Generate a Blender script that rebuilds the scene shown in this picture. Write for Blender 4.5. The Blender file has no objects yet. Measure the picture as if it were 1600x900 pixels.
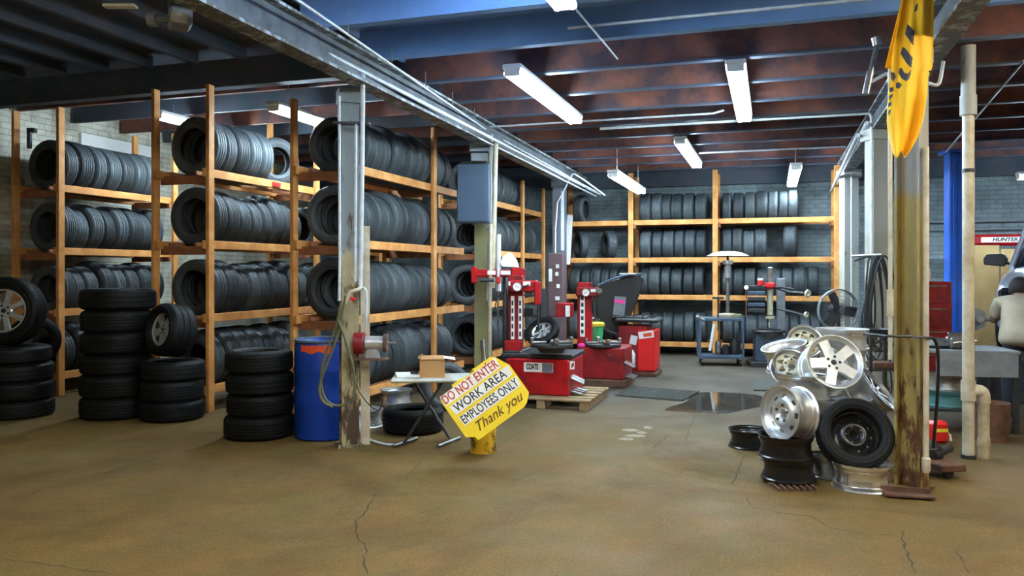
import bpy, math, random
from mathutils import Vector, Matrix, Euler
random.seed(11)
SC = bpy.context.scene
COL = SC.collection
PI = math.pi

# ---------------------------------------------------------------- camera, world, exposure
FPX, EYE, YAW, HOR = 1244.0, 1.5, math.radians(18), 425
cd = bpy.data.cameras.new('camera')
cam = bpy.data.objects.new('camera', cd)
COL.objects.link(cam)
cam.location = (0, 0, EYE)
cam.rotation_euler = (PI / 2, 0, YAW)
cd.sensor_width = 36
cd.lens = 36 * FPX / 1600
cd.shift_y = -25 / 1600
cd.clip_end = 100
SC.camera = cam
SC.view_settings.view_transform = 'Standard'
SC.view_settings.look = 'None'
SC.view_settings.gamma = 1
SC.view_settings.exposure = 1.85
SC.view_settings.use_curve_mapping = False
wd = bpy.data.worlds.new('world')
SC.world = wd
wd.use_nodes = True
wd.node_tree.nodes['Background'].inputs[0].default_value = (0.55, 0.62, 0.75, 1)
wd.node_tree.nodes['Background'].inputs[1].default_value = 0.01
LAMP = 26.0          # strength of the fluorescent tubes
CS, SN = math.cos(YAW), math.sin(YAW)


def W(u, v, d):
    """point seen at (u, v) of the 1600x900 frame at depth d metres"""
    lat = (u - 800) / FPX * d
    return Vector((lat * CS - d * SN, d * CS + lat * SN, EYE - (v - HOR) / FPX * d))


def G(u, v, z=0.0):
    """point on the floor (or plane z)"""
    return W(u, v, (EYE - z) * FPX / (v - HOR))


def WY(u, v, y):
    az = math.atan((u - 800) / FPX) - YAW
    x = y * math.tan(az)
    return W(u, v, -x * SN + y * CS)


def WX(u, v, x):
    az = math.atan((u - 800) / FPX) - YAW
    y = x / math.tan(az)
    return W(u, v, -x * SN + y * CS)


# ---------------------------------------------------------------- materials
def mat(name, col, rough=0.6, metal=0.0, col2=None, scale=4.0, detail=6, bump=0.0, bscale=30.0, emit=0.0, lo=0.4, hi=0.65, spec=0.5, rvar=0.0, coat=0.0):
    m = bpy.data.materials.new(name)
    m.use_nodes = True
    nt = m.node_tree
    b = nt.nodes['Principled BSDF']
    b.inputs['Base Color'].default_value = (*col, 1)
    b.inputs['Roughness'].default_value = rough
    b.inputs['Metallic'].default_value = metal
    b.inputs['Specular IOR Level'].default_value = spec
    b.inputs['Coat Weight'].default_value = coat
    if emit:
        b.inputs['Emission Color'].default_value = (*col, 1)
        b.inputs['Emission Strength'].default_value = emit
    tc = nt.nodes.new('ShaderNodeNewGeometry')
    if col2 is not None:
        n = nt.nodes.new('ShaderNodeTexNoise')
        n.inputs['Scale'].default_value = scale
        n.inputs['Detail'].default_value = detail
        n.inputs['Roughness'].default_value = 0.65
        r = nt.nodes.new('ShaderNodeValToRGB')
        r.color_ramp.elements[0].position = lo
        r.color_ramp.elements[1].position = hi
        r.color_ramp.elements[0].color = (*col, 1)
        r.color_ramp.elements[1].color = (*col2, 1)
        nt.links.new(tc.outputs['Position'], n.inputs['Vector'])
        nt.links.new(n.outputs['Fac'], r.inputs['Fac'])
        nt.links.new(r.outputs['Color'], b.inputs['Base Color'])
        if rvar:
            mr = nt.nodes.new('ShaderNodeMapRange')
            mr.inputs['From Min'].default_value = 0.35
            mr.inputs['From Max'].default_value = 0.65
            mr.inputs['To Min'].default_value = max(0.02, rough - rvar)
            mr.inputs['To Max'].default_value = min(1, rough + rvar)
            nt.links.new(n.outputs['Fac'], mr.inputs['Value'])
            nt.links.new(mr.outputs['Result'], b.inputs['Roughness'])
    if bump:
        n2 = nt.nodes.new('ShaderNodeTexNoise')
        n2.inputs['Scale'].default_value = bscale
        n2.inputs['Detail'].default_value = 5
        bp = nt.nodes.new('ShaderNodeBump')
        bp.inputs['Strength'].default_value = bump
        bp.inputs['Distance'].default_value = 0.01
        nt.links.new(tc.outputs['Position'], n2.inputs['Vector'])
        nt.links.new(n2.outputs['Fac'], bp.inputs['Height'])
        nt.links.new(bp.outputs['Normal'], b.inputs['Normal'])
    return m


def floor_mat():
    m = bpy.data.materials.new('stained_concrete')
    m.use_nodes = True
    nt = m.node_tree
    b = nt.nodes['Principled BSDF']
    g = nt.nodes.new('ShaderNodeNewGeometry')

    def noise(s, d=7, r=0.6, dist=0.0):
        n = nt.nodes.new('ShaderNodeTexNoise')
        n.inputs['Scale'].default_value = s
        n.inputs['Detail'].default_value = d
        n.inputs['Roughness'].default_value = r
        n.inputs['Distortion'].default_value = dist
        nt.links.new(g.outputs['Position'], n.inputs['Vector'])
        return n

    def ramp(n, a, ca, bb, cb):
        r = nt.nodes.new('ShaderNodeValToRGB')
        r.color_ramp.elements[0].position = a
        r.color_ramp.elements[1].position = bb
        r.color_ramp.elements[0].color = (*ca, 1)
        r.color_ramp.elements[1].color = (*cb, 1)
        nt.links.new(n.outputs['Fac'], r.inputs['Fac'])
        return r

    def mix(kind, f, a, c):
        x = nt.nodes.new('ShaderNodeMix')
        x.data_type = 'RGBA'
        x.blend_type = kind
        x.inputs['Factor'].default_value = f
        nt.links.new(a, x.inputs['A'])
        nt.links.new(c, x.inputs['B'])
        return x.outputs['Result']
    base = ramp(noise(0.7, 8, 0.65, 0.6), 0.35, (0.128, 0.080, 0.020), 0.68, (0.180, 0.118, 0.036))
    grn = ramp(noise(1.9, 8, 0.7), 0.42, (0.86, 0.90, 0.80), 0.62, (1.10, 0.98, 0.90))
    c = mix('MULTIPLY', 1.0, base.outputs['Color'], grn.outputs['Color'])
    dirt = ramp(noise(0.45, 9, 0.72, 1.2), 0.33, (0.58, 0.50, 0.42), 0.50, (1, 1, 1))
    c = mix('MULTIPLY', 0.8, c, dirt.outputs['Color'])
    speck = ramp(noise(60, 5, 0.85), 0.38, (0.55, 0.53, 0.50), 0.66, (1.40, 1.36, 1.28))
    c = mix('MULTIPLY', 0.8, c, speck.outputs['Color'])
    # greyer concrete further into the bay
    sep = nt.nodes.new('ShaderNodeSeparateXYZ')
    nt.links.new(g.outputs['Position'], sep.inputs[0])
    mr = nt.nodes.new('ShaderNodeMapRange')
    mr.inputs['From Min'].default_value = 6.5
    mr.inputs['From Max'].default_value = 10.0
    nt.links.new(sep.outputs['Y'], mr.inputs['Value'])
    gr = ramp(noise(1.3, 8), 0.3, (0.055, 0.046, 0.034), 0.7, (0.105, 0.088, 0.062))
    x = nt.nodes.new('ShaderNodeMix')
    x.data_type = 'RGBA'
    nt.links.new(mr.outputs['Result'], x.inputs['Factor'])
    nt.links.new(c, x.inputs['A'])
    nt.links.new(gr.outputs['Color'], x.inputs['B'])
    nt.links.new(x.outputs['Result'], b.inputs['Base Color'])
    rr = nt.nodes.new('ShaderNodeMapRange')
    rr.inputs['From Min'].default_value = 0.35
    rr.inputs['From Max'].default_value = 0.65
    rr.inputs['To Min'].default_value = 0.62
    rr.inputs['To Max'].default_value = 0.85
    b.inputs['Specular IOR Level'].default_value = 0.25
    nt.links.new(noise(1.1, 6).outputs['Fac'], rr.inputs['Value'])
    nt.links.new(rr.outputs['Result'], b.inputs['Roughness'])
    bp = nt.nodes.new('ShaderNodeBump')
    bp.inputs['Strength'].default_value = 0.35
    bp.inputs['Distance'].default_value = 0.01
    nt.links.new(noise(22, 8, 0.7).outputs['Fac'], bp.inputs['Height'])
    nt.links.new(bp.outputs['Normal'], b.inputs['Normal'])
    return m


def brick_mat(name, axis, c1, c2, cm, grime):
    m = bpy.data.materials.new(name)
    m.use_nodes = True
    nt = m.node_tree
    b = nt.nodes['Principled BSDF']
    b.inputs['Roughness'].default_value = 0.75
    g = nt.nodes.new('ShaderNodeNewGeometry')
    sep = nt.nodes.new('ShaderNodeSeparateXYZ')
    cb = nt.nodes.new('ShaderNodeCombineXYZ')
    nt.links.new(g.outputs['Position'], sep.inputs[0])
    nt.links.new(sep.outputs['X' if axis == 'x' else 'Y'], cb.inputs[0])
    nt.links.new(sep.outputs['Z'], cb.inputs[1])
    t = nt.nodes.new('ShaderNodeTexBrick')
    t.inputs['Scale'].default_value = 1.0
    t.inputs['Brick Width'].default_value = 0.22
    t.inputs['Row Height'].default_value = 0.078
    t.inputs['Mortar Size'].default_value = 0.006
    t.inputs['Mortar Smooth'].default_value = 0.3
    t.inputs['Color1'].default_value = (*c1, 1)
    t.inputs['Color2'].default_value = (*c2, 1)
    t.inputs['Mortar'].default_value = (*cm, 1)
    nt.links.new(cb.outputs[0], t.inputs['Vector'])
    n = nt.nodes.new('ShaderNodeTexNoise')
    n.inputs['Scale'].default_value = 1.6
    n.inputs['Detail'].default_value = 8
    n.inputs['Roughness'].default_value = 0.7
    nt.links.new(g.outputs['Position'], n.inputs['Vector'])
    r = nt.nodes.new('ShaderNodeValToRGB')
    r.color_ramp.elements[0].position = 0.36
    r.color_ramp.elements[1].position = 0.55
    r.color_ramp.elements[0].color = (*grime, 1)
    r.color_ramp.elements[1].color = (1, 1, 1, 1)
    nt.links.new(n.outputs['Fac'], r.inputs['Fac'])
    x = nt.nodes.new('ShaderNodeMix')
    x.data_type = 'RGBA'
    x.blend_type = 'MULTIPLY'
    x.inputs['Factor'].default_value = 1
    nt.links.new(t.outputs['Color'], x.inputs['A'])
    nt.links.new(r.outputs['Color'], x.inputs['B'])
    nt.links.new(x.outputs['Result'], b.inputs['Base Color'])
    bp = nt.nodes.new('ShaderNodeBump')
    bp.inputs['Strength'].default_value = 0.6
    bp.inputs['Distance'].default_value = 0.01
    bp.invert = True
    nt.links.new(t.outputs['Fac'], bp.inputs['Height'])
    nt.links.new(bp.outputs['Normal'], b.inputs['Normal'])
    return m


def paint_mat(name, low, low2, high, zsplit, rust, rustz, rough=0.55):
    """old painted steel: one paint below zsplit, another above, rust showing through near the foot"""
    m = bpy.data.materials.new(name)
    m.use_nodes = True
    nt = m.node_tree
    b = nt.nodes['Principled BSDF']
    b.inputs['Roughness'].default_value = rough
    g = nt.nodes.new('ShaderNodeNewGeometry')
    sep = nt.nodes.new('ShaderNodeSeparateXYZ')
    nt.links.new(g.outputs['Position'], sep.inputs[0])

    def noise(s, d=8):
        n = nt.nodes.new('ShaderNodeTexNoise')
        n.inputs['Scale'].default_value = s
        n.inputs['Detail'].default_value = d
        n.inputs['Roughness'].default_value = 0.7
        mp = nt.nodes.new('ShaderNodeMapping')
        mp.inputs['Scale'].default_value = (1, 1, 0.35)
        nt.links.new(g.outputs['Position'], mp.inputs['Vector'])
        nt.links.new(mp.outputs[0], n.inputs['Vector'])
        return n.outputs['Fac']

    def math_(op, a, v):
        q = nt.nodes.new('ShaderNodeMath')
        q.operation = op
        if hasattr(a, 'node'):
            nt.links.new(a, q.inputs[0])
        else:
            q.inputs[0].default_value = a
        if hasattr(v, 'node'):
            nt.links.new(v, q.inputs[1])
        else:
            q.inputs[1].default_value = v
        return q.outputs[0]

    def mix(f, a, c):
        x = nt.nodes.new('ShaderNodeMix')
        x.data_type = 'RGBA'
        nt.links.new(f, x.inputs['Factor'])
        for k, s in (('A', a), ('B', c)):
            if hasattr(s, 'node'):
                nt.links.new(s, x.inputs[k])
            else:
                x.inputs[k].default_value = (*s, 1)
        return x.outputs['Result']

    def step(v, a, bb):
        q = nt.nodes.new('ShaderNodeMapRange')
        q.inputs['From Min'].default_value = a
        q.inputs['From Max'].default_value = bb
        nt.links.new(v, q.inputs['Value'])
        return q.outputs['Result']
    lowc = mix(step(noise(7), 0.4, 0.6), low, low2)
    zz = math_('ADD', sep.outputs['Z'], math_('MULTIPLY', noise(5), 0.25))
    c = mix(step(zz, zsplit, zsplit + 0.08), lowc, high)
    # rust: noise threshold that eases with height
    rz = math_('SUBTRACT', noise(9), math_('MULTIPLY', sep.outputs['Z'], 0.16 / max(rustz, 0.1)))
    c = mix(step(rz, 0.42, 0.50), c, rust)
    spots = step(noise(28), 0.62, 0.68)
    c = mix(spots, c, tuple(q * 0.8 for q in rust))
    nt.links.new(c, b.inputs['Base Color'])
    bp = nt.nodes.new('ShaderNodeBump')
    bp.inputs['Strength'].default_value = 0.4
    bp.inputs['Distance'].default_value = 0.006
    nt.links.new(noise(25), bp.inputs['Height'])
    nt.links.new(bp.outputs['Normal'], b.inputs['Normal'])
    return m


def rubber_mat(name, c0, c1, rough=0.62, blocks=60.0):
    m = bpy.data.materials.new(name)
    m.use_nodes = True
    nt = m.node_tree
    b = nt.nodes['Principled BSDF']
    b.inputs['Roughness'].default_value = rough
    b.inputs['Specular IOR Level'].default_value = 0.6
    oi = nt.nodes.new('ShaderNodeObjectInfo')
    r = nt.nodes.new('ShaderNodeValToRGB')
    r.color_ramp.elements[0].color = (*c0, 1)
    r.color_ramp.elements[1].color = (*c1, 1)
    nt.links.new(oi.outputs['Random'], r.inputs['Fac'])
    tc = nt.nodes.new('ShaderNodeTexCoord')
    n = nt.nodes.new('ShaderNodeTexNoise')
    n.inputs['Scale'].default_value = 9
    n.inputs['Detail'].default_value = 6
    nt.links.new(tc.outputs['Object'], n.inputs['Vector'])
    rr = nt.nodes.new('ShaderNodeValToRGB')
    rr.color_ramp.elements[0].position = 0.3
    rr.color_ramp.elements[1].position = 0.7
    rr.color_ramp.elements[0].color = (0.75, 0.75, 0.75, 1)
    rr.color_ramp.elements[1].color = (1.25, 1.22, 1.2, 1)
    nt.links.new(n.outputs['Fac'], rr.inputs['Fac'])
    x = nt.nodes.new('ShaderNodeMix')
    x.data_type = 'RGBA'
    x.blend_type = 'MULTIPLY'
    x.inputs['Factor'].default_value = 1
    nt.links.new(r.outputs['Color'], x.inputs['A'])
    nt.links.new(rr.outputs['Color'], x.inputs['B'])
    nt.links.new(x.outputs['Result'], b.inputs['Base Color'])
    # sipes: sine of the angle, skewed by z
    sep = nt.nodes.new('ShaderNodeSeparateXYZ')
    nt.links.new(tc.outputs['Object'], sep.inputs[0])

    def mth(op, a, v=None):
        q = nt.nodes.new('ShaderNodeMath')
        q.operation = op
        for k, s in ((0, a), (1, v)):
            if s is None:
                continue
            if hasattr(s, 'node'):
                nt.links.new(s, q.inputs[k])
            else:
                q.inputs[k].default_value = s
        return q.outputs[0]
    ang = mth('ARCTAN2', sep.outputs['Y'], sep.outputs['X'])
    az = mth('ABSOLUTE', sep.outputs['Z'])
    ph = mth('ADD', mth('MULTIPLY', ang, blocks), mth('MULTIPLY', az, 55.0))
    s = mth('SINE', ph)
    s = mth('GREATER_THAN', s, -0.55)
    rad = mth('SQRT', mth('ADD', mth('MULTIPLY', sep.outputs['X'], sep.outputs['X']), mth('MULTIPLY', sep.outputs['Y'], sep.outputs['Y'])))
    s = mth('MULTIPLY', s, mth('GREATER_THAN', rad, 0.300))
    bp = nt.nodes.new('ShaderNodeBump')
    bp.inputs['Strength'].default_value = 0.7
    bp.inputs['Distance'].default_value = 0.004
    nt.links.new(s, bp.inputs['Height'])
    nt.links.new(bp.outputs['Normal'], b.inputs['Normal'])
    return m


M = {}
M['floor'] = floor_mat()
M['brick_back'] = brick_mat('painted_brick_back', 'x', (0.20, 0.25, 0.26), (0.18, 0.23, 0.24), (0.12, 0.15, 0.16), (0.50, 0.51, 0.52))
M['brick_side'] = brick_mat('painted_brick_side', 'y', (0.66, 0.64, 0.52), (0.60, 0.58, 0.47), (0.42, 0.41, 0.33), (0.45, 0.42, 0.36))
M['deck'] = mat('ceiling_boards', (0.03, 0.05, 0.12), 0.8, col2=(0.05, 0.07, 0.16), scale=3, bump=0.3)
M['joist_haze'] = mat('joist_haze_blue', (0.13, 0.26, 0.52), 0.75, col2=(0.16, 0.30, 0.58), scale=4, bump=0.2)  # near joists: blue lens haze painted into their colour
M['joist_red'] = mat('joist_red_brown', (0.20, 0.062, 0.032), 0.75, col2=(0.045, 0.025, 0.030), scale=2.2, bump=0.2, lo=0.35, hi=0.6)
M['flange'] = mat('joist_flange', (0.035, 0.05, 0.085), 0.5, col2=(0.06, 0.07, 0.10), scale=6)
M['deck_haze'] = mat('ceiling_boards_haze', (0.17, 0.33, 0.68), 0.8, col2=(0.19, 0.36, 0.72), scale=2)  # near deck copy with the blue haze glow put into its colour
M['web'] = mat('beam_web_paint', (0.11, 0.13, 0.15), 0.6, col2=(0.05, 0.06, 0.07), scale=5)
M['joist_dark'] = mat('joist_dark', (0.035, 0.055, 0.075), 0.75, col2=(0.07, 0.065, 0.08), scale=3, bump=0.2)
M['wood'] = mat('rack_lumber', (0.50, 0.20, 0.045), 0.65, col2=(0.68, 0.33, 0.095), scale=5, bump=0.25, bscale=50)
M['wood_dark'] = mat('rack_lumber_dark', (0.22, 0.075, 0.025), 0.7, col2=(0.34, 0.13, 0.045), scale=6, bump=0.25, bscale=50)  # darker lumber for cross rails and slats
M['beam'] = paint_mat('flaking_grey_beam', (0.42, 0.50, 0.55), (0.26, 0.31, 0.34), (0.42, 0.50, 0.55), 9.0, (0.10, 0.10, 0.09), 60)
M['col_left'] = paint_mat('column_flaking', (0.30, 0.26, 0.14), (0.44, 0.38, 0.22), (0.20, 0.235, 0.235), 1.75, (0.07, 0.04, 0.022), 2.2)
M['col_right'] = paint_mat('column_mustard', (0.40, 0.30, 0.08), (0.30, 0.24, 0.09), (0.30, 0.30, 0.27), 2.15, (0.10, 0.040, 0.018), 1.3, rough=0.4)
M['col_pale'] = paint_mat('column_pale', (0.40, 0.41, 0.34), (0.33, 0.33, 0.27), (0.42, 0.43, 0.40), 2.0, (0.14, 0.09, 0.05), 0.35)
M['col_dark'] = paint_mat('column_dark', (0.10, 0.06, 0.07), (0.14, 0.08, 0.08), (0.09, 0.10, 0.12), 1.9, (0.08, 0.04, 0.03), 0.6)
M['rub'] = rubber_mat('tire_rubber', (0.016, 0.023, 0.027), (0.058, 0.074, 0.082))
M['rub_unlit'] = rubber_mat('tire_rubber_unlit', (0.0016, 0.0022, 0.002), (0.004, 0.0055, 0.005), rough=0.62)  # near-black copy of tire rubber; dim light on the stacks is in the colour
M['rub_unlit'].node_tree.nodes['Principled BSDF'].inputs['Specular IOR Level'].default_value = 0.25
M['tube'] = mat('lamp_tube', (0.70, 0.87, 1.0), emit=LAMP)
M['tube_warm'] = mat('lamp_tube_warm', (1.0, 0.86, 0.62), emit=LAMP)
M['tube_dim'] = mat('lamp_tube_dim', (1.0, 0.84, 0.58), emit=LAMP * .35)
M['white'] = mat('white_enamel', (0.72, 0.74, 0.74), 0.35)
M['pipe'] = mat('painted_pipe', (0.62, 0.67, 0.70), 0.35, col2=(0.45, 0.50, 0.53), scale=12)
M['pvc'] = mat('grimy_pvc', (0.62, 0.56, 0.42), 0.4, col2=(0.40, 0.32, 0.19), scale=6)
M['chrome'] = mat('polished_alloy', (0.80, 0.81, 0.82), 0.33, 0.9, col2=(0.66, 0.67, 0.67), scale=3, rvar=0.03)
M['chrome_bright'] = mat('bright_polished_alloy', (0.92, 0.92, 0.92), 0.24, 0.95)
M['alloy'] = mat('silver_wheel_paint', (0.80, 0.82, 0.82), 0.33, 0.75, col2=(0.60, 0.62, 0.62), scale=9)
M['alloy_dirt_shade'] = mat('dirty_shaded_alloy', (0.58, 0.60, 0.60), 0.3, 0.8, col2=(0.32, 0.32, 0.31), scale=10)  # grimy grey rims; also stands for shade behind the cream wheels' windows
M['cream'] = mat('cream_wheel_paint', (0.62, 0.60, 0.44), 0.4, 0.1, col2=(0.42, 0.36, 0.20), scale=14)
M['black_steel'] = mat('black_wheel_paint', (0.005, 0.005, 0.005), 0.28, 0.0, col2=(0.012, 0.011, 0.010), scale=10)
M['black'] = mat('black_plastic', (0.015, 0.017, 0.018), 0.45)
M['dark'] = mat('dark_steel', (0.035, 0.038, 0.042), 0.45, 0.4, col2=(0.07, 0.07, 0.07), scale=9)
M['steel'] = mat('bare_steel', (0.35, 0.36, 0.36), 0.35, 0.9, col2=(0.18, 0.18, 0.17), scale=12)
M['grey'] = mat('grey_paint', (0.22, 0.24, 0.26), 0.5, col2=(0.15, 0.17, 0.19), scale=7)
M['bluegrey'] = mat('blue_grey_cabinet', (0.05, 0.08, 0.125), 0.6, col2=(0.06, 0.095, 0.14), scale=4)
M['red'] = mat('red_machine_paint', (0.48, 0.006, 0.010), 0.35, col2=(0.24, 0.006, 0.008), scale=6, bump=0.1)
M['red_dark'] = mat('grimy_red_paint', (0.30, 0.010, 0.012), 0.45, col2=(0.13, 0.008, 0.008), scale=7)
M['red_bright'] = mat('bright_red', (0.75, 0.02, 0.02), 0.35)
M['blue'] = mat('blue_barrel_plastic', (0.003, 0.035, 0.26), 0.4, col2=(0.005, 0.05, 0.33), scale=5)
M['blue_lift'] = mat('blue_lift_paint', (0.02, 0.14, 0.62), 0.3, col2=(0.02, 0.10, 0.48), scale=3)
M['yellow'] = mat('sign_yellow', (1.0, 0.74, 0.04), 0.4, col2=(0.95, 0.66, 0.03), scale=8)
M['sign_white'] = mat('sign_white', (0.95, 0.94, 0.90), 0.4, col2=(0.86, 0.83, 0.76), scale=9)
M['sign_red'] = mat('sign_red', (0.55, 0.04, 0.02), 0.5, col2=(0.75, 0.35, 0.22), scale=40, lo=0.5, hi=0.7)
M['sign_black'] = mat('sign_black', (0.02, 0.02, 0.022), 0.5)
M['sign_brown'] = mat('sign_brown', (0.13, 0.05, 0.015), 0.5, col2=(0.40, 0.22, 0.03), scale=50, lo=0.5, hi=0.68)
M['bollard'] = mat('bollard_yellow', (0.72, 0.45, 0.02), 0.4, col2=(0.07, 0.04, 0.015), scale=7, lo=0.5, hi=0.6)
M['flag'] = mat('yellow_banner_cloth', (1.0, 0.56, 0.012), 0.7)
M['flag_ink'] = mat('banner_black_print', (0.05, 0.05, 0.06), 0.7)
M['card'] = mat('cardboard', (0.50, 0.28, 0.11), 0.8, col2=(0.42, 0.22, 0.08), scale=8)
M['paper'] = mat('paper', (0.75, 0.75, 0.72), 0.7)
M['table'] = mat('table_plastic', (0.55, 0.55, 0.50), 0.5, col2=(0.38, 0.37, 0.32), scale=9)
M['hose'] = mat('olive_hose', (0.13, 0.13, 0.055), 0.5, col2=(0.10, 0.10, 0.05), scale=12)
M['cable'] = mat('black_cable', (0.018, 0.020, 0.022), 0.45)
M['green'] = mat('green_bucket_plastic', (0.03, 0.33, 0.10), 0.4)
M['ylid'] = mat('yellow_lid_plastic', (0.80, 0.72, 0.05), 0.4)
M['pallet'] = mat('pallet_wood', (0.20, 0.13, 0.06), 0.8, col2=(0.32, 0.22, 0.11), scale=8, bump=0.3)
M['mat'] = mat('rubber_mat', (0.05, 0.05, 0.04), 0.7)
M['wet'] = mat('wet_concrete', (0.055, 0.045, 0.035), 0.06, col2=(0.09, 0.075, 0.055), scale=5, spec=0.7)
M['stain'] = mat('pale_floor_stain', (0.30, 0.26, 0.19), 0.8, col2=(0.15, 0.11, 0.06), scale=30)
M['crack'] = mat('crack_dirt', (0.045, 0.03, 0.012), 0.95)
M['ply'] = mat('plywood', (0.50, 0.33, 0.13), 0.7, col2=(0.40, 0.25, 0.09), scale=3)
M['shirt'] = mat('tan_shirt', (0.42, 0.36, 0.26), 0.85, col2=(0.34, 0.29, 0.21), scale=5)
M['pants'] = mat('navy_trousers', (0.008, 0.010, 0.022), 0.8, col2=(0.015, 0.018, 0.035), scale=7)
M['skin'] = mat('skin', (0.36, 0.19, 0.12), 0.5)
M['hair'] = mat('dark_hair', (0.012, 0.009, 0.008), 0.7)
M['shoe'] = mat('dark_brown_boot', (0.05, 0.028, 0.018), 0.6)
M['car'] = mat('silver_car_paint', (0.52, 0.55, 0.60), 0.25, 0.5, coat=0.6)
M['glass'] = mat('dark_window_glass', (0.015, 0.02, 0.028), 0.05, spec=0.8)
M['pink'] = mat('pink_sticker', (0.85, 0.05, 0.35), 0.5)
M['orange'] = mat('orange_red_label', (0.75, 0.08, 0.02), 0.5)
M['teal'] = mat('teal_paint', (0.06, 0.18, 0.18), 0.4)
M['rust'] = mat('rusty_iron', (0.16, 0.07, 0.035), 0.8, col2=(0.06, 0.035, 0.025), scale=9)
M['olive'] = mat('olive_yellow_panel', (0.26, 0.24, 0.10), 0.6, col2=(0.20, 0.20, 0.09), scale=4)


# ---------------------------------------------------------------- mesh builder
class MB:
    def __init__(self):
        self.v, self.f = [], []

    def add(self, vs, fs, mx=None):
        o = len(self.v)
        self.v += [(mx @ Vector(p)) if mx is not None else Vector(p) for p in vs]
        self.f += [tuple(i + o for i in f) for f in fs]
        return self

    def box(self, c, s, rot=None, bev=0.0):
        x, y, z = s[0] / 2, s[1] / 2, s[2] / 2
        mx = Matrix.Translation(Vector(c)) @ (rot.to_4x4() if rot is not None else Matrix.Identity(4))
        if bev <= 0:
            vs = [(-x, -y, -z), (x, -y, -z), (x, y, -z), (-x, y, -z), (-x, -y, z), (x, -y, z), (x, y, z), (-x, y, z)]
            fs = [(0, 3, 2, 1), (4, 5, 6, 7), (0, 1, 5, 4), (1, 2, 6, 5), (2, 3, 7, 6), (3, 0, 4, 7)]
            return self.add(vs, fs, mx)
        b = min(bev, x * 0.9, y * 0.9, z * 0.9)
        vs, fs = [], []
        idx = {}
        for sx in (-1, 1):
            for sy in (-1, 1):
                for sz in (-1, 1):
                    for a in range(3):
                        p = [sx * x, sy * y, sz * z]
                        for q, h in ((0, sx), (1, sy), (2, sz)):
                            if q != a:
                                p[q] -= h * b
                        idx[(sx, sy, sz, a)] = len(vs)
                        vs.append(tuple(p))
        for a in range(3):
            o1, o2 = [q for q in range(3) if q != a]
            for s_ in (-1, 1):
                ring = []
                for (p1, p2) in ((-1, -1), (1, -1), (1, 1), (-1, 1)):
                    k = [0, 0, 0]
                    k[a], k[o1], k[o2] = s_, p1, p2
                    ring.append(idx[(*k, a)])
                fs.append(tuple(ring) if (s_ == 1) ^ (a == 1) else tuple(ring[::-1]))
            # edges running along axis a
            for p1 in (-1, 1):
                for p2 in (-1, 1):
                    q = []
                    for s_ in (-1, 1):
                        k = [0, 0, 0]
                        k[a], k[o1], k[o2] = s_, p1, p2
                        q.append((idx[(*k, o1)], idx[(*k, o2)]))
                    fs.append((q[0][0], q[0][1], q[1][1], q[1][0]))
        for sx in (-1, 1):
            for sy in (-1, 1):
                for sz in (-1, 1):
                    fs.append((idx[(sx, sy, sz, 0)], idx[(sx, sy, sz, 1)], idx[(sx, sy, sz, 2)]))
        return self.add(vs, fs, mx)

    def cyl(self, a, b, r, r2=None, n=20, cap=True):
        a, b = Vector(a), Vector(b)
        r2 = r if r2 is None else r2
        d = (b - a).normalized()
        t = Vector((0, 0, 1)) if abs(d.z) < 0.9 else Vector((1, 0, 0))
        p = d.cross(t).normalized()
        q = d.cross(p)
        vs = []
        for c, rr in ((a, r), (b, r2)):
            for i in range(n):
                w = 2 * PI * i / n
                vs.append(c + (p * math.cos(w) + q * math.sin(w)) * rr)
        fs = [(i, (i + 1) % n, n + (i + 1) % n, n + i) for i in range(n)]
        if cap:
            fs += [tuple(range(n))[::-1], tuple(range(n, 2 * n))]
        return self.add(vs, fs)

    def tube(self, pts, r, n=10, smooth=0):
        pts = [Vector(p) for p in pts]
        for _ in range(smooth):
            o = [pts[0]]
            for i in range(len(pts) - 1):
                o += [pts[i] * 0.75 + pts[i + 1] * 0.25, pts[i] * 0.25 + pts[i + 1] * 0.75]
            o.append(pts[-1])
            pts = o
        vs, fs = [], []
        d0 = (pts[1] - pts[0]).normalized()
        t = Vector((0, 0, 1)) if abs(d0.z) < 0.9 else Vector((1, 0, 0))
        p = d0.cross(t).normalized()
        for k, c in enumerate(pts):
            if k == 0:
                d = d0
            elif k == len(pts) - 1:
                d = (pts[k] - pts[k - 1]).normalized()
            else:
                d = ((pts[k + 1] - c).normalized() + (c - pts[k - 1]).normalized())
                d = d.normalized() if d.length > 1e-6 else (pts[k + 1] - c).normalized()
            p = (p - d * p.dot(d)).normalized()
            q = d.cross(p)
            for i in range(n):
                w = 2 * PI * i / n
                vs.append(c + (p * math.cos(w) + q * math.sin(w)) * r)
        for k in range(len(pts) - 1):
            for i in range(n):
                fs.append((k * n + i, k * n + (i + 1) % n, (k + 1) * n + (i + 1) % n, (k + 1) * n + i))
        fs += [tuple(range(n))[::-1], tuple(range((len(pts) - 1) * n, len(pts) * n))]
        return self.add(vs, fs)

    def lathe(self, prof, n=48, mx=None, closed=False, mod=None):
        """prof: (r, z) around the local z axis"""
        vs, fs = [], []
        m = len(prof)
        for i in range(n):
            w = 2 * PI * i / n
            for j, (r, z) in enumerate(prof):
                if mod:
                    r = mod(i, j, r)
                vs.append((r * math.cos(w), r * math.sin(w), z))
        for i in range(n):
            k = (i + 1) % n
            for j in range(m if closed else m - 1):
                jj = (j + 1) % m
                fs.append((i * m + j, k * m + j, k * m + jj, i * m + jj))
        return self.add(vs, fs, mx)

    def prism(self, poly, z0, z1, mx=None):
        n = len(poly)
        vs = [(x, y, z0) for x, y in poly] + [(x, y, z1) for x, y in poly]
        fs = [tuple(range(n))[::-1], tuple(range(n, 2 * n))] + [(i, (i + 1) % n, n + (i + 1) % n, n + i) for i in range(n)]
        return self.add(vs, fs, mx)

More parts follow.
